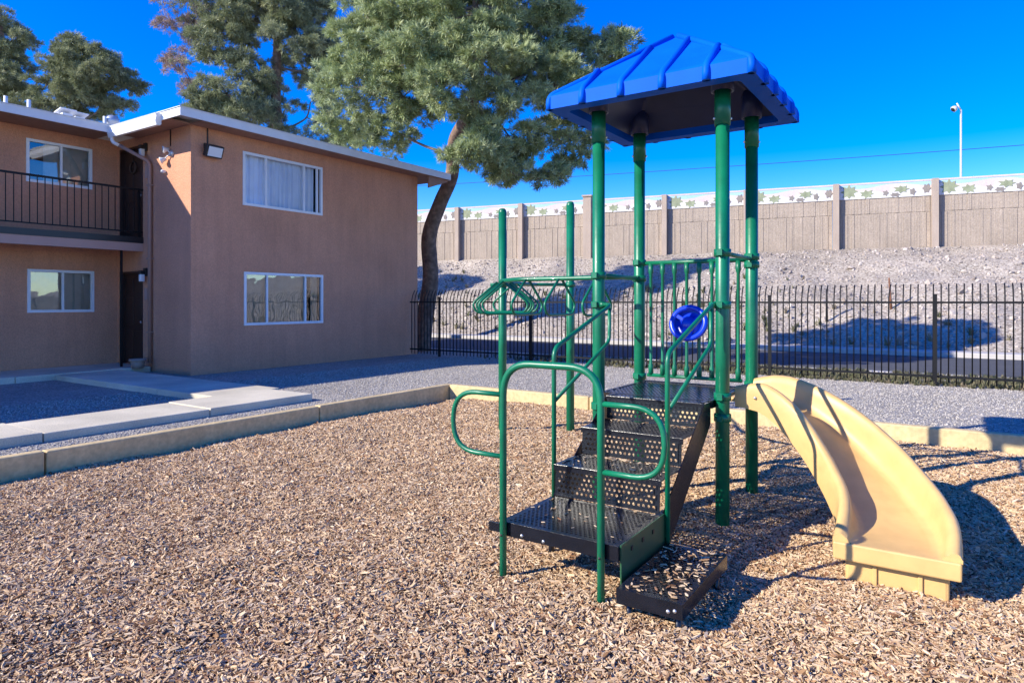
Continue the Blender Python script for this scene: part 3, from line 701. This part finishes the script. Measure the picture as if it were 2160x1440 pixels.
for i, (u, v0, v1, Z, lean, lab, mt) in enumerate(((1744, 712, 640, 25.8, 0, 'short dark stake standing upright on the slope', m_iron), (1880, 716, 648, 26, .06, 'thin leaning rusty stake on the slope near the fence post', m_rust))):
    c = P(u, v0, Z); c.z = float(slope_z(np.array([c.x]), np.array([c.y]))[0])-.05; h = (v0-v1)/FPX*Z
    b = MB(); b.tube([c, c+Vector((-lean*h, 0, h))], [.05,.03], 7); tag(b.build('slope_stake', mt), lab, 'stake')

# ------------------------------------------------------------------ play structure
FL = Vector((-2.50,5.09,0)); FR = Vector((-1.46,5.09,0)); BR = Vector((-1.46,5.97,0)); BL = Vector((-2.50,5.97,0))
ps = thing('play_structure', (-1.98, 5.5, 0), 'green playground tower with blue roof, black steps and tan slide', 'play structure')
DZ = .935; PR = .052
def collar(b, c, z, h=.055, r=PR+.012): b.lathe((c.x,c.y,z-h/2), [(PR,0),(r,0),(r,h),(PR,h)], 20)
cols_ = {'FL': (FL, (.80, 1.9, 1.655)), 'FR': (FR, (.80, .96, 1.655, 2.05)), 'BR': (BR, (.96, 2.0, 2.07)), 'BL': (BL, (.97, 1.9, 2.05))}
for k, (c, zs) in cols_.items():
    b = MB(); b.tube([(c.x,c.y,-.4),(c.x,c.y,3.34)], PR, 24); po = b.build('post', m_green, ps)
    for z in zs:
        b = MB(); collar(b, c, z); b.obox((c.x+.0,c.y-.07,z), ((1,0,0),(0,1,0),(0,0,1)), (.02,.014,.022)); b.build('clamp', m_green, po)
    b = MB(); b.lathe((c.x,c.y,3.02), [(PR,0),(PR+.008,0),(PR+.008,.26),(PR,.26)], 20); b.build('cap_sleeve', m_green, po)
    for sg in (-1, 1):
        b = MB(); b.lathe((c.x+sg*(PR+.008)*cy, c.y+sg*(PR+.008)*sy, 3.07), [(.0,.012),(.009,.011),(.012,0)], 10, (sg*cy, sg*sy, 0)); b.build('bolt', m_bolt, po)
# --- canopy: ribbed pyramid shell
cx0, cx1, cy0_, cy1_, zr = -2.78, -1.13, 4.69, 6.25, 3.25
ccx, ccy = (cx0+cx1)/2, (cy0_+cy1_)/2; zf_ = zr+.125; za = 3.93
def ring(ins, z, r=.05, n=4):
    x0, x1, y0, y1 = cx0+ins, cx1-ins, cy0_+ins, cy1_-ins; out = []; r = max(.002, min(r, (x1-x0)*.4))
    for (qx, qy, a0) in ((x1-r,y0+r,-90),(x1-r,y1-r,0),(x0+r,y1-r,90),(x0+r,y0+r,180)):
        for k in range(n+1): a = R(a0+90*k/n); out.append((qx+r*math.cos(a), qy+r*math.sin(a), z))
    return out
H = (cy1_-cy0_)/2
lv = [(.14, zr+.06), (.13, zr), (.0, zr), (.0, zf_-.02), (.018, zf_)]
for t in (.12,.3,.5,.7,.86,.94): lv.append((.02+(H-.02)*t, zf_+(za-zf_)*t))
lv += [(H-.025, za-.012)]
rings = [ring(i, z, .05 if i < .2 else .03) for i, z in lv]; n = len(rings[0]); b = MB()
vs = [p for rg in rings for p in rg]; fs = [(i*n+k, i*n+(k+1) % n, (i+1)*n+(k+1) % n, (i+1)*n+k) for i in range(len(rings)-1) for k in range(n)]
fs.append(tuple((len(rings)-1)*n+k for k in range(n))); b.add(vs, fs)
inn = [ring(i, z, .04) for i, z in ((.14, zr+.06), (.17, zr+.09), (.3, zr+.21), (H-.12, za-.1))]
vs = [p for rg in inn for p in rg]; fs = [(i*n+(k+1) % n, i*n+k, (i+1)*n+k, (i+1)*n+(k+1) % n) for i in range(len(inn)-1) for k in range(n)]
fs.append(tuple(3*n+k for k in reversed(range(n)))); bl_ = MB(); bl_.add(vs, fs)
can = b.build('canopy', m_blue, ps, recalc=False)
for p in can.data.polygons: p.use_smooth = False
can.modifiers.new('bv', 'BEVEL').width = .012; can.modifiers['bv'].segments = 2; can.modifiers['bv'].limit_method = 'ANGLE'
bl_.build('canopy_inside', m_blue_shade, can, recalc=False)  # inner face of the canopy itself, its shade put into the colour
def rib_on(foot, inward, f, r=.03):                   # from fascia foot up the slope for fraction f of the way
    foot = Vector(foot); top0 = foot+Vector((0,0,zf_-zr-.02)); e = foot+inward*f; e.z = zf_+(za-zf_)*f+.008
    pts = fillet([foot, top0, e+Vector((0,0,.0))], .05, 4)
    rr = [r]*len(pts); rr[-1] = r*.9
    b = MB(); b.tube(pts, rr, 10); return b.build('rib', m_blue, can, recalc=False)
for a in (-.5,-.3,-.1,.1,.3,.5):
    f = .97 if abs(a) == .5 else 1-2*abs(a)-.03
    for side in range(4):
        if abs(a) == .5 and a > 0: continue
        if side % 2 == 0:
            y = cy0_ if side == 0 else cy1_; x = ccx+a*(cx1-cx0)*(1 if side == 0 else -1); 
            if abs(a) == .5: x = (cx0+.02 if x < ccx else cx1-.02); y += (.02 if side == 0 else -.02)
            inw = Vector(((ccx-x)*(1 if abs(a) == .5 else 0), (ccy-y), 0))
        else:
            x = cx1 if side == 1 else cx0; y = ccy+a*(cy1_-cy0_)*(1 if side == 1 else -1)
            if abs(a) == .5: y = (cy0_+.02 if y < ccy else cy1_-.02); x += (-.02 if side == 1 else .02)
            inw = Vector(((ccx-x), (ccy-y)*(1 if abs(a) == .5 else 0), 0))
        rib_on((x, y, zr), inw, f)
for c in (FL, FR, BR, BL):                            # moulded pockets over the posts
    b = MB(); b.lathe((c.x,c.y,3.275), [(.0,.05),(PR+.018,.05),(PR+.02,.0),(PR+.034,.0),(PR+.03,.3),(.0,.3)], 16); b.build('post_pocket', m_blue_shade, can)

# --- perforated decks and steps
def perf(origin, u, v, W_, D_, pitch, rad, margin=.03):
    o = Vector(origin); u = Vector(u); v = Vector(v); b = MB()
    def q(a0, c0, a1, c1): b.add([o+u*a0+v*c0, o+u*a1+v*c0, o+u*a1+v*c1, o+u*a0+v*c1], [(0,1,2,3)])
    q(0,0,W_,margin); q(0,D_-margin,W_,D_); q(0,margin,margin,D_-margin); q(W_-margin,margin,W_,D_-margin)
    nx = max(1, int((W_-2*margin)/pitch)); ny = max(1, int((D_-2*margin)/(pitch*.87))); px = (W_-2*margin)/nx; py = (D_-2*margin)/ny
    for j in range(ny):
        y0 = margin+j*py; sh = .5*(j % 2)
        if sh: q(margin, y0, margin+px/2, y0+py); q(W_-margin-px/2, y0, W_-margin, y0+py)
        for i in range(nx-(1 if sh else 0)):
            x0 = margin+(i+sh)*px; cx, cz = x0+px/2, y0+py/2
            oc = [(cx+rad*math.cos(R(22.5+45*k)), cz+rad*math.sin(R(22.5+45*k))) for k in range(8)]
            co = [(x0+px,y0+py),(x0,y0+py),(x0,y0),(x0+px,y0)]
            b.add([o+u*p[0]+v*p[1] for p in oc+co], [(8,9,2,1),(9,3,2),(9,10,4,3),(10,5,4),(10,11,6,5),(11,7,6),(11,8,0,7),(8,1,0)])
    return b
def perf_part(name, *a, **k):
    o = perf(*a, **k).build(name, m_vinyl, ps); s = o.modifiers.new('sheet', 'SOLIDIFY'); s.thickness = .006; s.offset = -1; return o
EX, EY, EZv = (1,0,0), (0,1,0), (0,0,1)
SX0, SX1 = -2.305, -1.525
levels = [(.34, 3.35, 4.0), (.555, 4.0, 4.40), (.75, 4.40, 4.83)]
dk = perf_part('deck', (-2.44,4.99,DZ), EX, EY, .93, .94, .034, .0105)
b = MB(); b.box((-2.44,4.99,DZ-.06),(-2.425,5.93,DZ-.007)); b.box((-1.525,4.99,DZ-.06),(-1.51,5.93,DZ-.007)); b.box((-2.424,5.915,DZ-.06),(-1.526,5.93,DZ-.007)); b.build('deck_edge', m_vinyl, dk)
td = perf_part('top_landing', (SX0,4.83,DZ-.004), EX, EY, .78, .155, .034, .0105)
b = MB(); b.box((SX0,4.822,DZ-.07),(SX1,4.829,DZ-.003)); b.build('nosing', m_vinyl, td, bevel=.002)
names = ('lower_platform', 'tread', 'tread')
for i, (z, y0, y1) in enumerate(levels):
    t_ = perf_part(names[i], (SX0,y0,z), EX, EY, SX1-SX0, y1-y0-.012, .030, .0095)
    b = MB(); b.box((SX0,y0-.008,z-(.082 if i == 0 else .04)),(SX1,y0-.001,z+.001))
    if i == 0: b.box((SX0-.004,y0,z-.08),(SX0+.004,y1,z-.008)); b.box((SX0-.085,y0-.012,z-.07),(SX0-.006,y0+.004,z-.015)); b.box((SX1+.002,y0-.012,z-.08),(SX1+.003,y0+.03,z-.006))
    b.build('nosing', m_vinyl, t_, bevel=.002)
for (za_, zb, y) in ((.345,.548,4.0),(.56,.745,4.40),(.755,.925,4.83)):
    perf_part('riser', (SX0+.012,y-.012,za_), EX, (0,.06,1), SX1-SX0-.024, zb-za_, .034, .0105, margin=.02)
for (x, nm) in ((SX0-.008, 'stringer'), (SX1+.002, 'stringer')):
    b = MB(); b.prism([(x,4.0,.34),(x,4.0,.12),(x,4.12,.12),(x,4.98,.76),(x,4.98,DZ-.01),(x,4.83,DZ-.01)], (.006,0,0)); b.build(nm, m_vinyl, ps)
b = MB(); b.box((SX1+.004,3.36,-.1),(SX1+.012,4.02,.345)); b.build('side_panel', m_dgreen, ps)
for yy in (3.5,3.66,3.82):
    b = MB(); b.obox((SX1+.014, yy, .29), (EX,EY,EZv), (.003,.012,.012)); b.build('slot', m_black, ps)
ls = perf_part('transfer_step', (-1.485,3.24,.165), EX, EY, .36, .78, .030, .0095)
b = MB(); b.box((-1.485,3.232,.085),(-1.125,3.239,.166)); b.box((-1.132,3.24,.085),(-1.125,4.02,.158)); b.box((-1.485,3.24,.085),(-1.478,4.02,.158)); b.box((-1.477,4.013,.085),(-1.133,4.02,.158)); b.build('step_skirt', m_vinyl, ls)
for (x, y) in ((-1.44,3.3),(-1.17,3.3),(-1.17,3.95),(-1.44,3.95)):
    b = MB(); b.tube([(x,y,-.3),(x,y,.155)], .018, 8); b.build('step_leg', m_vinyl, ls)
for (x, y, z) in ((-2.15,3.341,.28),(-2.0,3.341,.275),(-1.2,3.231,.115),(-1.165,3.231,.125)):
    b = MB(); b.lathe((x,y,z), [(.0,.006),(.009,.005),(.011,0)], 8, (0,-1,0)); b.build('bolt', m_bolt, ps)
for (x, y) in ((-2.27,3.9),(-1.56,3.9)):
    b = MB(); b.tube([(x,y,-.3),(x,y,.33)], .02, 8); b.build('platform_leg', m_vinyl, ps)
# --- handrails beside the steps
for (x, c, q) in ((SX0-.02, FL, -1), (SX1+.025, FR, 1)):
    xs_ = x
    pts = fillet([(c.x+(.06 if q < 0 else -.06), c.y-.045, 1.655),(xs_, c.y-.13, 1.655),(xs_,4.03,1.35),(xs_,4.03,.12 if q > 0 else .30)], .07, 5)
    b = MB(); b.tube(pts, .0165, 12); b.lathe((c.x+(.06 if q < 0 else -.06), c.y-.045,1.635), [(.0,0),(.03,0),(.03,.04),(.0,.04)], 12); h_ = b.build('handrail', m_green, ps)
    pts = fillet([(xs_, c.y-.16, 1.63),(xs_, c.y-.16, 1.36),(xs_,4.04,.985)], .06, 5)
    b = MB(); b.tube(pts, .0145, 12); b.build('lower_rail', m_green, h_)
# --- hand hoop in front with a loop on each side
HX0, HX1, HY = -2.27, -1.617, 3.32
b = MB(); b.tube(fillet([(HX0,HY,-.3),(HX0,HY,1.31),(HX1,HY,1.31),(HX1,HY,-.3)], .2, 9), .0215, 14); hp = b.build('hand_hoop', m_green, ps)
for (x, e, r_) in ((HX0, -.385, .19), (HX1, .365, .19)):
    b = MB(); b.tube(fillet([(x,HY,1.117),(x+e,HY,1.117),(x+e,HY,.742),(x,HY,.742)], .187, 9), .0155, 12); b.build('side_loop', m_green, hp)
for x in (HX0, HX1):
    b = MB(); b.lathe((x,HY-.0215,.272), [(.0,.004),(.007,.003),(.008,0)], 8, (0,-1,0)); b.build('bolt', m_black, hp)
# --- barrier panel at the back
pa = MB(); y = BL.y
pa.tube([(BL.x+.05,y,2.045),(BR.x-.05,y,2.045)], .019, 12); pa = pa.build('barrier_panel', m_green, ps)
b = MB(); b.tube([(BL.x+.08,y,.985),(BR.x-.08,y,.985)], .017, 12); b.build('bottom_rail', m_green, pa)
for k in range(8):
    x = BL.x+.115+k*(BR.x-BL.x-.23)/7
    b = MB(); b.tube([(x,y,.99),(x,y,1.07),(x,y,1.1),(x,y,1.93),(x,y,1.96),(x,y,2.04)], [.024,.024,.0145,.0145,.024,.024], 10); b.build('picket', m_green, pa)
b = MB(); b.tube([FR+Vector((0,0,2.05)), BR+Vector((0,0,2.05))], .018, 12); b.build('crossbar', m_green, ps)
b = MB(); b.tube([FL+Vector((0,0,1.90)), BL+Vector((0,0,1.90))], .021, 12); b.build('crossbar', m_green, ps)
# steering wheel
sc_ = Vector((-1.985, 5.86, 1.487)); ax = Vector((.10,-.86,.34)).normalized()
u_ = Vector((1,0,0)); u_ = (u_-ax*u_.dot(ax)).normalized(); v_ = ax.cross(u_)
b = MB(); b.tube([sc_+(u_*math.cos(a)+v_*math.sin(a))*.148 for a in np.linspace(0, 2*math.pi, 36, endpoint=False)], .026, 12, True); wh = b.build('steering_wheel', m_blue2, ps)
b = MB(); b.lathe(sc_, [(.0,.03),(.045,.028),(.06,.01),(.075,-.03),(.13,-.035),(.15,-.02),(.15,-.03),(.07,-.05),(.0,-.05)], 28, ax); b.build('wheel_dish', m_blue2, wh)
b = MB()
for (a, wd) in ((R(-90), .045), (R(30), .02), (R(150), .02)):
    dr = u_*math.cos(a)+v_*math.sin(a); sd = ax.cross(dr); b.obox(sc_+dr*.085-ax*.005, (dr, sd, ax), (.06, wd, .016))
b.build('wheel_spoke', m_blue2, wh, bevel=.01)
b = MB(); b.tube([sc_-ax*.04, Vector((sc_.x, y, sc_.z-.02))], .02, 10); b.build('wheel_axle', m_green, wh)
# --- overhead beam with triangular rungs, end posts
def cw(r, Z, z): return Vector((r*cy-Z*sy, r*sy+Z*cy, z))
Mid = (FL+BL)/2; BZ = 1.90
m0 = Vector((Mid.x, Mid.y, BZ)); PZ = 8.62
e1 = cw((1060-1080)/FPX*PZ, PZ, 0); e2 = cw((1203-1080)/FPX*PZ, PZ, 0)
endm = (e1+e2)/2; endm.z = BZ
d0 = Vector((-1,0,0))
path = smoothpath([m0, m0+d0*.45, m0+d0*.85, m0+d0*1.15+Vector((0,.03,0)), cw(-.115, 7.12, BZ), cw(-.11, 7.45, BZ), cw(-.02, 7.9, BZ), endm], 8)
b = MB(); b.tube(path, .022, 12); ob = b.build('overhead_beam', m_green, ps)
for c, ht in ((e1, 2.89), (e2, 2.98)):
    b = MB(); b.tube([(c.x,c.y,-.4),(c.x,c.y,ht-.05)], PR, 20); b.lathe((c.x,c.y,ht-.05), [(PR,0),(PR*.92,.025),(PR*.6,.045),(0,.052)], 20); po = b.build('end_post', m_green, ps)
    b = MB(); collar(b, c, BZ); b.build('clamp', m_green, po)
dd = (e2-e1).normalized(); b = MB(); b.tube([Vector((e1.x,e1.y,BZ))-dd*.16, Vector((e2.x,e2.y,BZ))+dd*.05], .021, 12); b.build('crossbar', m_green, ps)
lens = [0]
for i in range(1, len(path)): lens.append(lens[-1]+(path[i]-path[i-1]).length)
def along(s):
    for i in range(1, len(path)):
        if lens[i] >= s: t = (s-lens[i-1])/(lens[i]-lens[i-1]); return path[i-1].lerp(path[i], t), (path[i]-path[i-1]).normalized()
    return path[-1], (path[-1]-path[-2]).normalized()
for s in (.23,.62,.99,1.40,1.70,2.0,2.3,2.6):
    p, t = along(s); sd = Vector((-t.y, t.x, 0)).normalized(); wv = .31
    tri = [p-sd*.035+Vector((0,0,-.01)), p-sd*wv+Vector((0,0,-.245)), p-sd*(wv-.055)+Vector((0,0,-.345)), p+sd*(wv-.055)+Vector((0,0,-.345)), p+sd*wv+Vector((0,0,-.245)), p+sd*.035+Vector((0,0,-.01))]
    b = MB(); b.tube(fillet(tri, .11, 6), .0125, 10); b.build('hanging_rung', m_green, ob)

# --- curved slide
ac = Vector((-1.24,4.57,0)); AR = .96
st = []                                               # (point, lateral outward, phi)
st += [(Vector((-1.40,5.53,0)), Vector((0,1,0)), -8.), (Vector((-1.32,5.53,0)), Vector((0,1,0)), -4.)]
for k in range(0, 31): a = R(3*k); st.append((ac+Vector((math.sin(a), math.cos(a), 0))*AR, Vector((math.sin(a), math.cos(a), 0)), 3.*k))
st += [(Vector((-.28,4.51,0)), Vector((1,0,0)), 93.5), (Vector((-.28,4.45,0)), Vector((1,0,0)), 97.), (Vector((-.28,4.415,0)), Vector((1,0,0)), 99.)]
ph = [-8,0,10,20,30,45,60,75,86,93,99]
bedz = [.925,.905,.84,.74,.63,.46,.325,.255,.235,.234,.234]
wo = [.09,.185,.21,.23,.24,.235,.205,.18,.155,.10,.035]     # outer wall height
wi = [.09,.175,.20,.22,.235,.225,.215,.205,.175,.11,.035]
skirt = [.05,.05,.05,.05,.05,.05,.055,.06,.075,.08,.085]
def sm_interp(x, xs_, ys_): return float(np.interp(x, xs_, ys_))
b = MB(); ringn = 0; secs = []
for (c, lt, f) in st:
    z0 = sum(sm_interp(f+q, ph, bedz) for q in (-4,0,4))/3; ho = sum(sm_interp(f+q, ph, wo) for q in (-5,0,5))/3; hi = sum(sm_interp(f+q, ph, wi) for q in (-5,0,5))/3; sk = sm_interp(f, ph, skirt)
    wq = .315+.008*max(0, min(1, (f-75)/15)) ; pr = []
    def side(sg, h):
        k = wq
        return [(sg*k,-sk),(sg*(k+.004),h*.4),(sg*k,h-.03),(sg*(k-.010),h-.008),(sg*(k-.03),h),(sg*(k-.052),h-.006),(sg*(k-.066),h-.022),(sg*(k-.076),h*.62),(sg*(k-.084),h*.32+.003),(sg*(k-.096),h*.12+.002),(sg*(k-.12),.004),(sg*(k-.16),.0)]
    A_ = side(-1, hi); B_ = side(1, ho)
    pr = A_+[(0,0)]+list(reversed(B_))+[(wq-.03,-sk),(.2,-.03),(-.2,-.03),(-wq+.03,-sk)]
    secs.append([c+lt*w_+Vector((0,0,z0+h)) for w_, h in pr])
n = len(secs[0]); vs = [p for s in secs for p in s]
fs = [(i*n+k, i*n+(k+1) % n, (i+1)*n+(k+1) % n, (i+1)*n+k) for i in range(len(secs)-1) for k in range(n)]
b.add(vs, fs, True); b.add(secs[0], [tuple(range(n))]); b.add(secs[-1], [tuple(range(n))])
sld = b.build('slide', m_slide, ps)
em = sld.modifiers.new('es', 'EDGE_SPLIT'); em.split_angle = R(50)
b = MB(); b.box((-.602,4.392,.138),(.042,4.4165,.242)); b.build('exit_lip', m_slide, sld, bevel=.01)
b = MB(); b.box((-.545,4.46,-.15),(-.015,4.72,.168)); b.build('slide_foot', m_slide, sld, bevel=.02)
for x in (-.385,-.155):
    b = MB(); b.box((x-.012,4.446,-.15),(x+.012,4.462,.16)); b.build('foot_rib', m_slide, sld, bevel=.005)
b = MB(); b.box((-1.455,5.24,DZ+.004),(-1.385,5.82,DZ-.03)); b.build('slide_flange', m_slide, sld, bevel=.01)
b = MB(); b.lathe((-1.25,5.206,.95), [(.0,.006),(.01,.005),(.012,0)], 8, (0,-1,0)); b.build('bolt', m_bolt, sld)

# ------------------------------------------------------------------ pines
def tuft(mat, nb=34, L=.17, seed=0):
    rd = random.Random(seed); b = MB()
    for k in range(nb):
        a = rd.uniform(0, 6.283); el_ = rd.uniform(-.25, 1.35); d_ = Vector((math.cos(a)*math.cos(el_), math.sin(a)*math.cos(el_), math.sin(el_)))
        l_ = L*rd.uniform(.65,1.1); s_ = d_.orthogonal().normalized(); s_.rotate(Matrix.Rotation(rd.uniform(0,3.14), 3, d_)); wd = .0075
        p0 = d_*.015+Vector((0,0,rd.uniform(-.07,.05))); p1 = p0+d_*l_
        b.add([p0-s_*wd*.6, p0+s_*wd*.6, p0.lerp(p1,.55)+s_*wd, p1, p0.lerp(p1,.55)-s_*wd], [(0,1,2,3,4)])
    b.tube([(0,0,-.13),(0,0,.03)], .006, 4, cap=False)
    return source('tuft_piece', b, mat)
T_green = [tuft(m_needle, seed=i) for i in range(3)]; T_olive = [tuft(m_needle2, seed=i+5) for i in range(3)]; T_dry = [tuft(m_dry, nb=22, seed=i+9) for i in range(2)]
def pine(name, label, base, trunk, rad, clusters, Zc, tset, lowest, dens=1., tsize=1.0, seed=0, bark=m_bark):
    rg = np.random.default_rng(seed); rd = random.Random(seed)
    t = thing(name, base, label, 'tree', 'pine trees around the building')
    b = MB(); b.tube(smoothpath(trunk, 5), list(np.interp(np.linspace(0,1,(len(trunk)-1)*5+1), np.linspace(0,1,len(rad)), rad)), 12); tr = b.build('trunk', bark, t, recalc=False)
    tp = smoothpath(trunk, 5)
    pos, rot, scl, kin = [], [], [], []
    lb = MB(); cs_ = []
    for ci, cl in enumerate(clusters):
        u, v, ru, rv, dz = cl[:5]; dn = cl[5] if len(cl) > 5 else 1.; dry = cl[6] if len(cl) > 6 else 0
        Z = Zc+dz; c = P(u, v, Z); rx = ru/FPX*Z; rz = rv/FPX*Z; rdp = max(rx, rz)*.85
        vol = rx*rz*rdp; nsub = max(5, int(21*dn*dens*(vol**.72)))
        cs_.append(c)
        for k in range(nsub):
            d_ = rg.normal(size=3); d_ /= np.linalg.norm(d_); rr = rg.uniform(.35, 1.)**.6
            sc_ = np.array([c.x+(d_[0]*rdp)*rr, c.y+(d_[1]*rdp)*rr, c.z+d_[2]*rz*rr])
            # stretch along the camera's right axis to the clump's width
            off = sc_-np.array(c); rr_ = off[0]*cy+off[1]*sy; ff = -off[0]*sy+off[1]*cy; rr_ *= rx/rdp
            sc_ = np.array([c.x+rr_*cy-ff*sy, c.y+rr_*sy+ff*cy, sc_[2]])
            if k % 4 == 0: lb.tube([c.lerp(Vector(sc_), .05), Vector(sc_)], [.016,.006], 4, cap=False)
            br = rg.uniform(.24,.42)*tsize; nt_ = int(rg.integers(24, 36)*min(1.2, .5+dn*.5))
            dd_ = rg.normal(size=(nt_,3)); dd_[:,2] += .5; dd_ /= np.linalg.norm(dd_,axis=1)[:,None]
            pp = sc_+dd_*br*rg.uniform(.45,1,(nt_,1))**.5*np.array([1.2,1.2,.7])
            ax_ = dd_+np.array([0,0,.55])+d_*.4; ax_ /= np.linalg.norm(ax_,axis=1)[:,None]
            th = np.arccos(np.clip(ax_[:,2],-1,1)); phi = np.arctan2(ax_[:,1], ax_[:,0])
            pos.append(pp); rot.append(np.stack([0*th, th, phi], 1)); s_ = rg.uniform(.75,1.25,nt_)*tsize; scl.append(np.stack([s_]*3, 1))
            isdry = rg.uniform(size=nt_) < dry
            kin.append(np.where(isdry, len(tset)+rg.integers(0,2,nt_), rg.integers(0,len(tset),nt_)))
    joined = [(p, 0) for p in tp if p.z > lowest]; todo = list(cs_)
    while todo:
        c, (q, g) = min(((c, j) for c in todo for j in joined), key=lambda t_: (t_[0]-t_[1][0]).length*(1+.12*t_[1][1])+max(0, t_[1][0].z-t_[0].z)*.6)
        todo.remove(c); L_ = (c-q).length; mid = q.lerp(c, .5)+Vector((rd.uniform(-.12,.12), rd.uniform(-.12,.12), rd.uniform(-.18,.02)))*L_
        r0 = max(.014, .055-.013*g); lb.tube(smoothpath([q, mid, c], 5), list(np.linspace(r0, max(.012, r0*.6), 11)), 6, cap=False); joined.append((c, g+1)); joined.append((mid, g+1))
    lb.build('branches', m_limb, t, recalc=False)
    srcs_ = [o.copy() for o in tset]+[o.copy() for o in T_dry]
    for i, o in enumerate(srcs_): o.name = name+'_tuft_%02d' % i
    cr = scatter('crown', np.concatenate(pos), np.concatenate(rot), np.concatenate(scl), np.concatenate(kin), srcs_, parent=t)
    cr['kind'] = 'stuff'; cr['label'] = 'dense needle clumps of the pine crown'
    return t
# near pine behind the fence, at the building's far corner
Z1 = 16.3
tr = [P(886,762,21), P(893,690,21), P(908,590,20.9), P(905,500,20.8), P(928,430,20.7), P(953,370,20.4), P(958,300,19.6), P(985,245,18.2), P(1010,170,17.2), P(1005,70,16.5), P(1000,-60,16.3)]
tr[0].z = -.2
cl = [(760,185,85,55,-.3),(735,255,55,38,2.4),(715,150,40,40,.2),(800,95,105,60,.3),(760,20,60,40,1.0),(880,20,110,50,.2),(1000,30,120,55,-.3),(1110,20,85,60,.4),(900,120,110,60,-1.0),(1010,120,105,65,-1.2),(850,205,90,44,-.6),(930,190,90,50,-1.6),
      (1120,100,85,60,.3),(1175,60,35,45,.8),(1225,120,60,50,.6),(1275,85,45,40,.5),(1300,110,30,35,.4),(1170,180,95,48,.2),(1100,210,80,45,-.8),(1230,205,60,40,1.0,.8),(1010,230,65,40,.6,.8),
      (985,325,40,28,-1.2),(1020,300,60,35,-1.1),(1075,290,75,45,-.6),(1060,340,50,28,-.8),(1125,330,50,40,.2,.8),(1110,370,45,20,-.2,.7),(1160,375,30,18,.2,.5),(1170,290,60,50,.8,.7),(1235,290,50,45,1.0,.6),(1260,250,55,35,1.2,.7),(1045,375,40,14,.2,.4),(1215,335,30,25,1.,.35),
      (800,270,45,28,4.4,.7),(840,280,40,28,4.4,.65),(760,285,35,22,4.2,.55),(820,312,35,20,4.6,.35),
      (850,-50,130,40,.3),(1000,-60,130,45,0),(1105,-45,80,45,.4),(1000,60,110,80,2.2),(880,110,110,70,2.2),(1120,150,90,60,2.4)]
pine('pine_tree', 'large leaning pine behind the fence at the building corner', tr[0], tr, [.34,.29,.25,.24,.22,.21,.19,.17,.14,.10,.05], cl, Z1, T_green, P(0,285,Z1).z, tsize=.86, dens=1.15, seed=3)
# pine behind the building
Z2 = 28.0
tr = [P(590,780,Z2), P(588,500,Z2), P(586,300,Z2), P(582,200,Z2), P(585,100,Z2), P(580,0,Z2), P(575,-90,Z2)]; tr[0].z = -.2
cl = [(385,45,45,50,0,.55,.9),(360,120,30,40,.2,.3,.9),(400,165,35,28,0,.3,.8),(395,20,60,40,.4,.6,.6),(430,70,45,45,.2,.5,.5),(480,35,60,45,-.4),(470,95,60,40,-.6),(530,40,50,45,.2),(600,20,70,45,-.6),(620,80,60,45,-.8),(680,60,45,60,.2),(690,130,35,40,.4,.9),
      (430,215,55,38,-.6),(480,200,60,40,-.9),(535,160,60,40,-.6),(520,245,70,30,-.4),(450,240,55,28,-.5),(560,215,40,35,.2,.6),(640,150,45,50,.5,.45),(655,215,50,40,.3,.5),(620,265,50,30,.3,.55),(700,250,40,30,.2,.45),(575,120,30,40,.6,.5),(690,295,40,22,.2,.45),(735,300,30,18,.2,.3),
      (450,-30,80,40,0),(560,-45,90,45,-.3),(660,-30,70,45,0)]
pine('pine_tree', 'tall sparse pine with dry brown left side behind the brown building', tr[0], tr, [.30,.26,.22,.2,.17,.12,.06], cl, Z2, T_olive, 4.0, dens=.8, tsize=1.1, seed=5)
# two pines at the left edge
Z3 = 34.0
tr = [P(20,780,Z3), P(18,500,Z3), P(14,250,Z3), P(5,100,Z3), P(-5,20,Z3)]; tr[0].z = -.2
cl = [(5,50,45,22,0),(25,85,35,28,-.4),(-15,110,50,40,0),(20,135,40,28,.2),(10,170,50,28,-.4),(30,200,45,22,0,.8),(-40,60,40,50,0),(-50,170,50,50,0),(40,228,50,18,.2,.6)]
pine('pine_tree', 'dark pine cut off by the left edge of the picture', tr[0], tr, [.32,.28,.22,.15,.08], cl, Z3, T_olive, 4.0, dens=.8, tsize=1.15, seed=8)
Z4 = 33.0
tr = [P(170,780,Z4), P(168,500,Z4), P(165,300,Z4), P(160,200,Z4), P(165,120,Z4)]; tr[0].z = -.2
cl = [(135,112,40,22,0),(165,100,40,20,-.4),(150,140,50,28,-.4),(200,125,40,26,-.5),(215,155,50,26,-.6),(255,165,32,22,0),(175,170,55,25,-.6),(110,150,30,30,.3,.8),(95,185,32,30,.2,.6),(240,190,40,18,.2,.8),(285,185,20,12,.1,.4),(150,205,45,22,-.6),(190,205,45,22,-.3,.9),(240,228,40,16,0,.9),(130,235,50,18,0,.7),(200,240,50,16,.1,.6),(75,222,35,20,.1,.6)]
pine('pine_tree', 'rounded grey-green pine above the left roof vents', tr[0], tr, [.28,.25,.2,.14,.08], cl, Z4, T_olive, 4.0, dens=.9, tsize=1.1, seed=9)
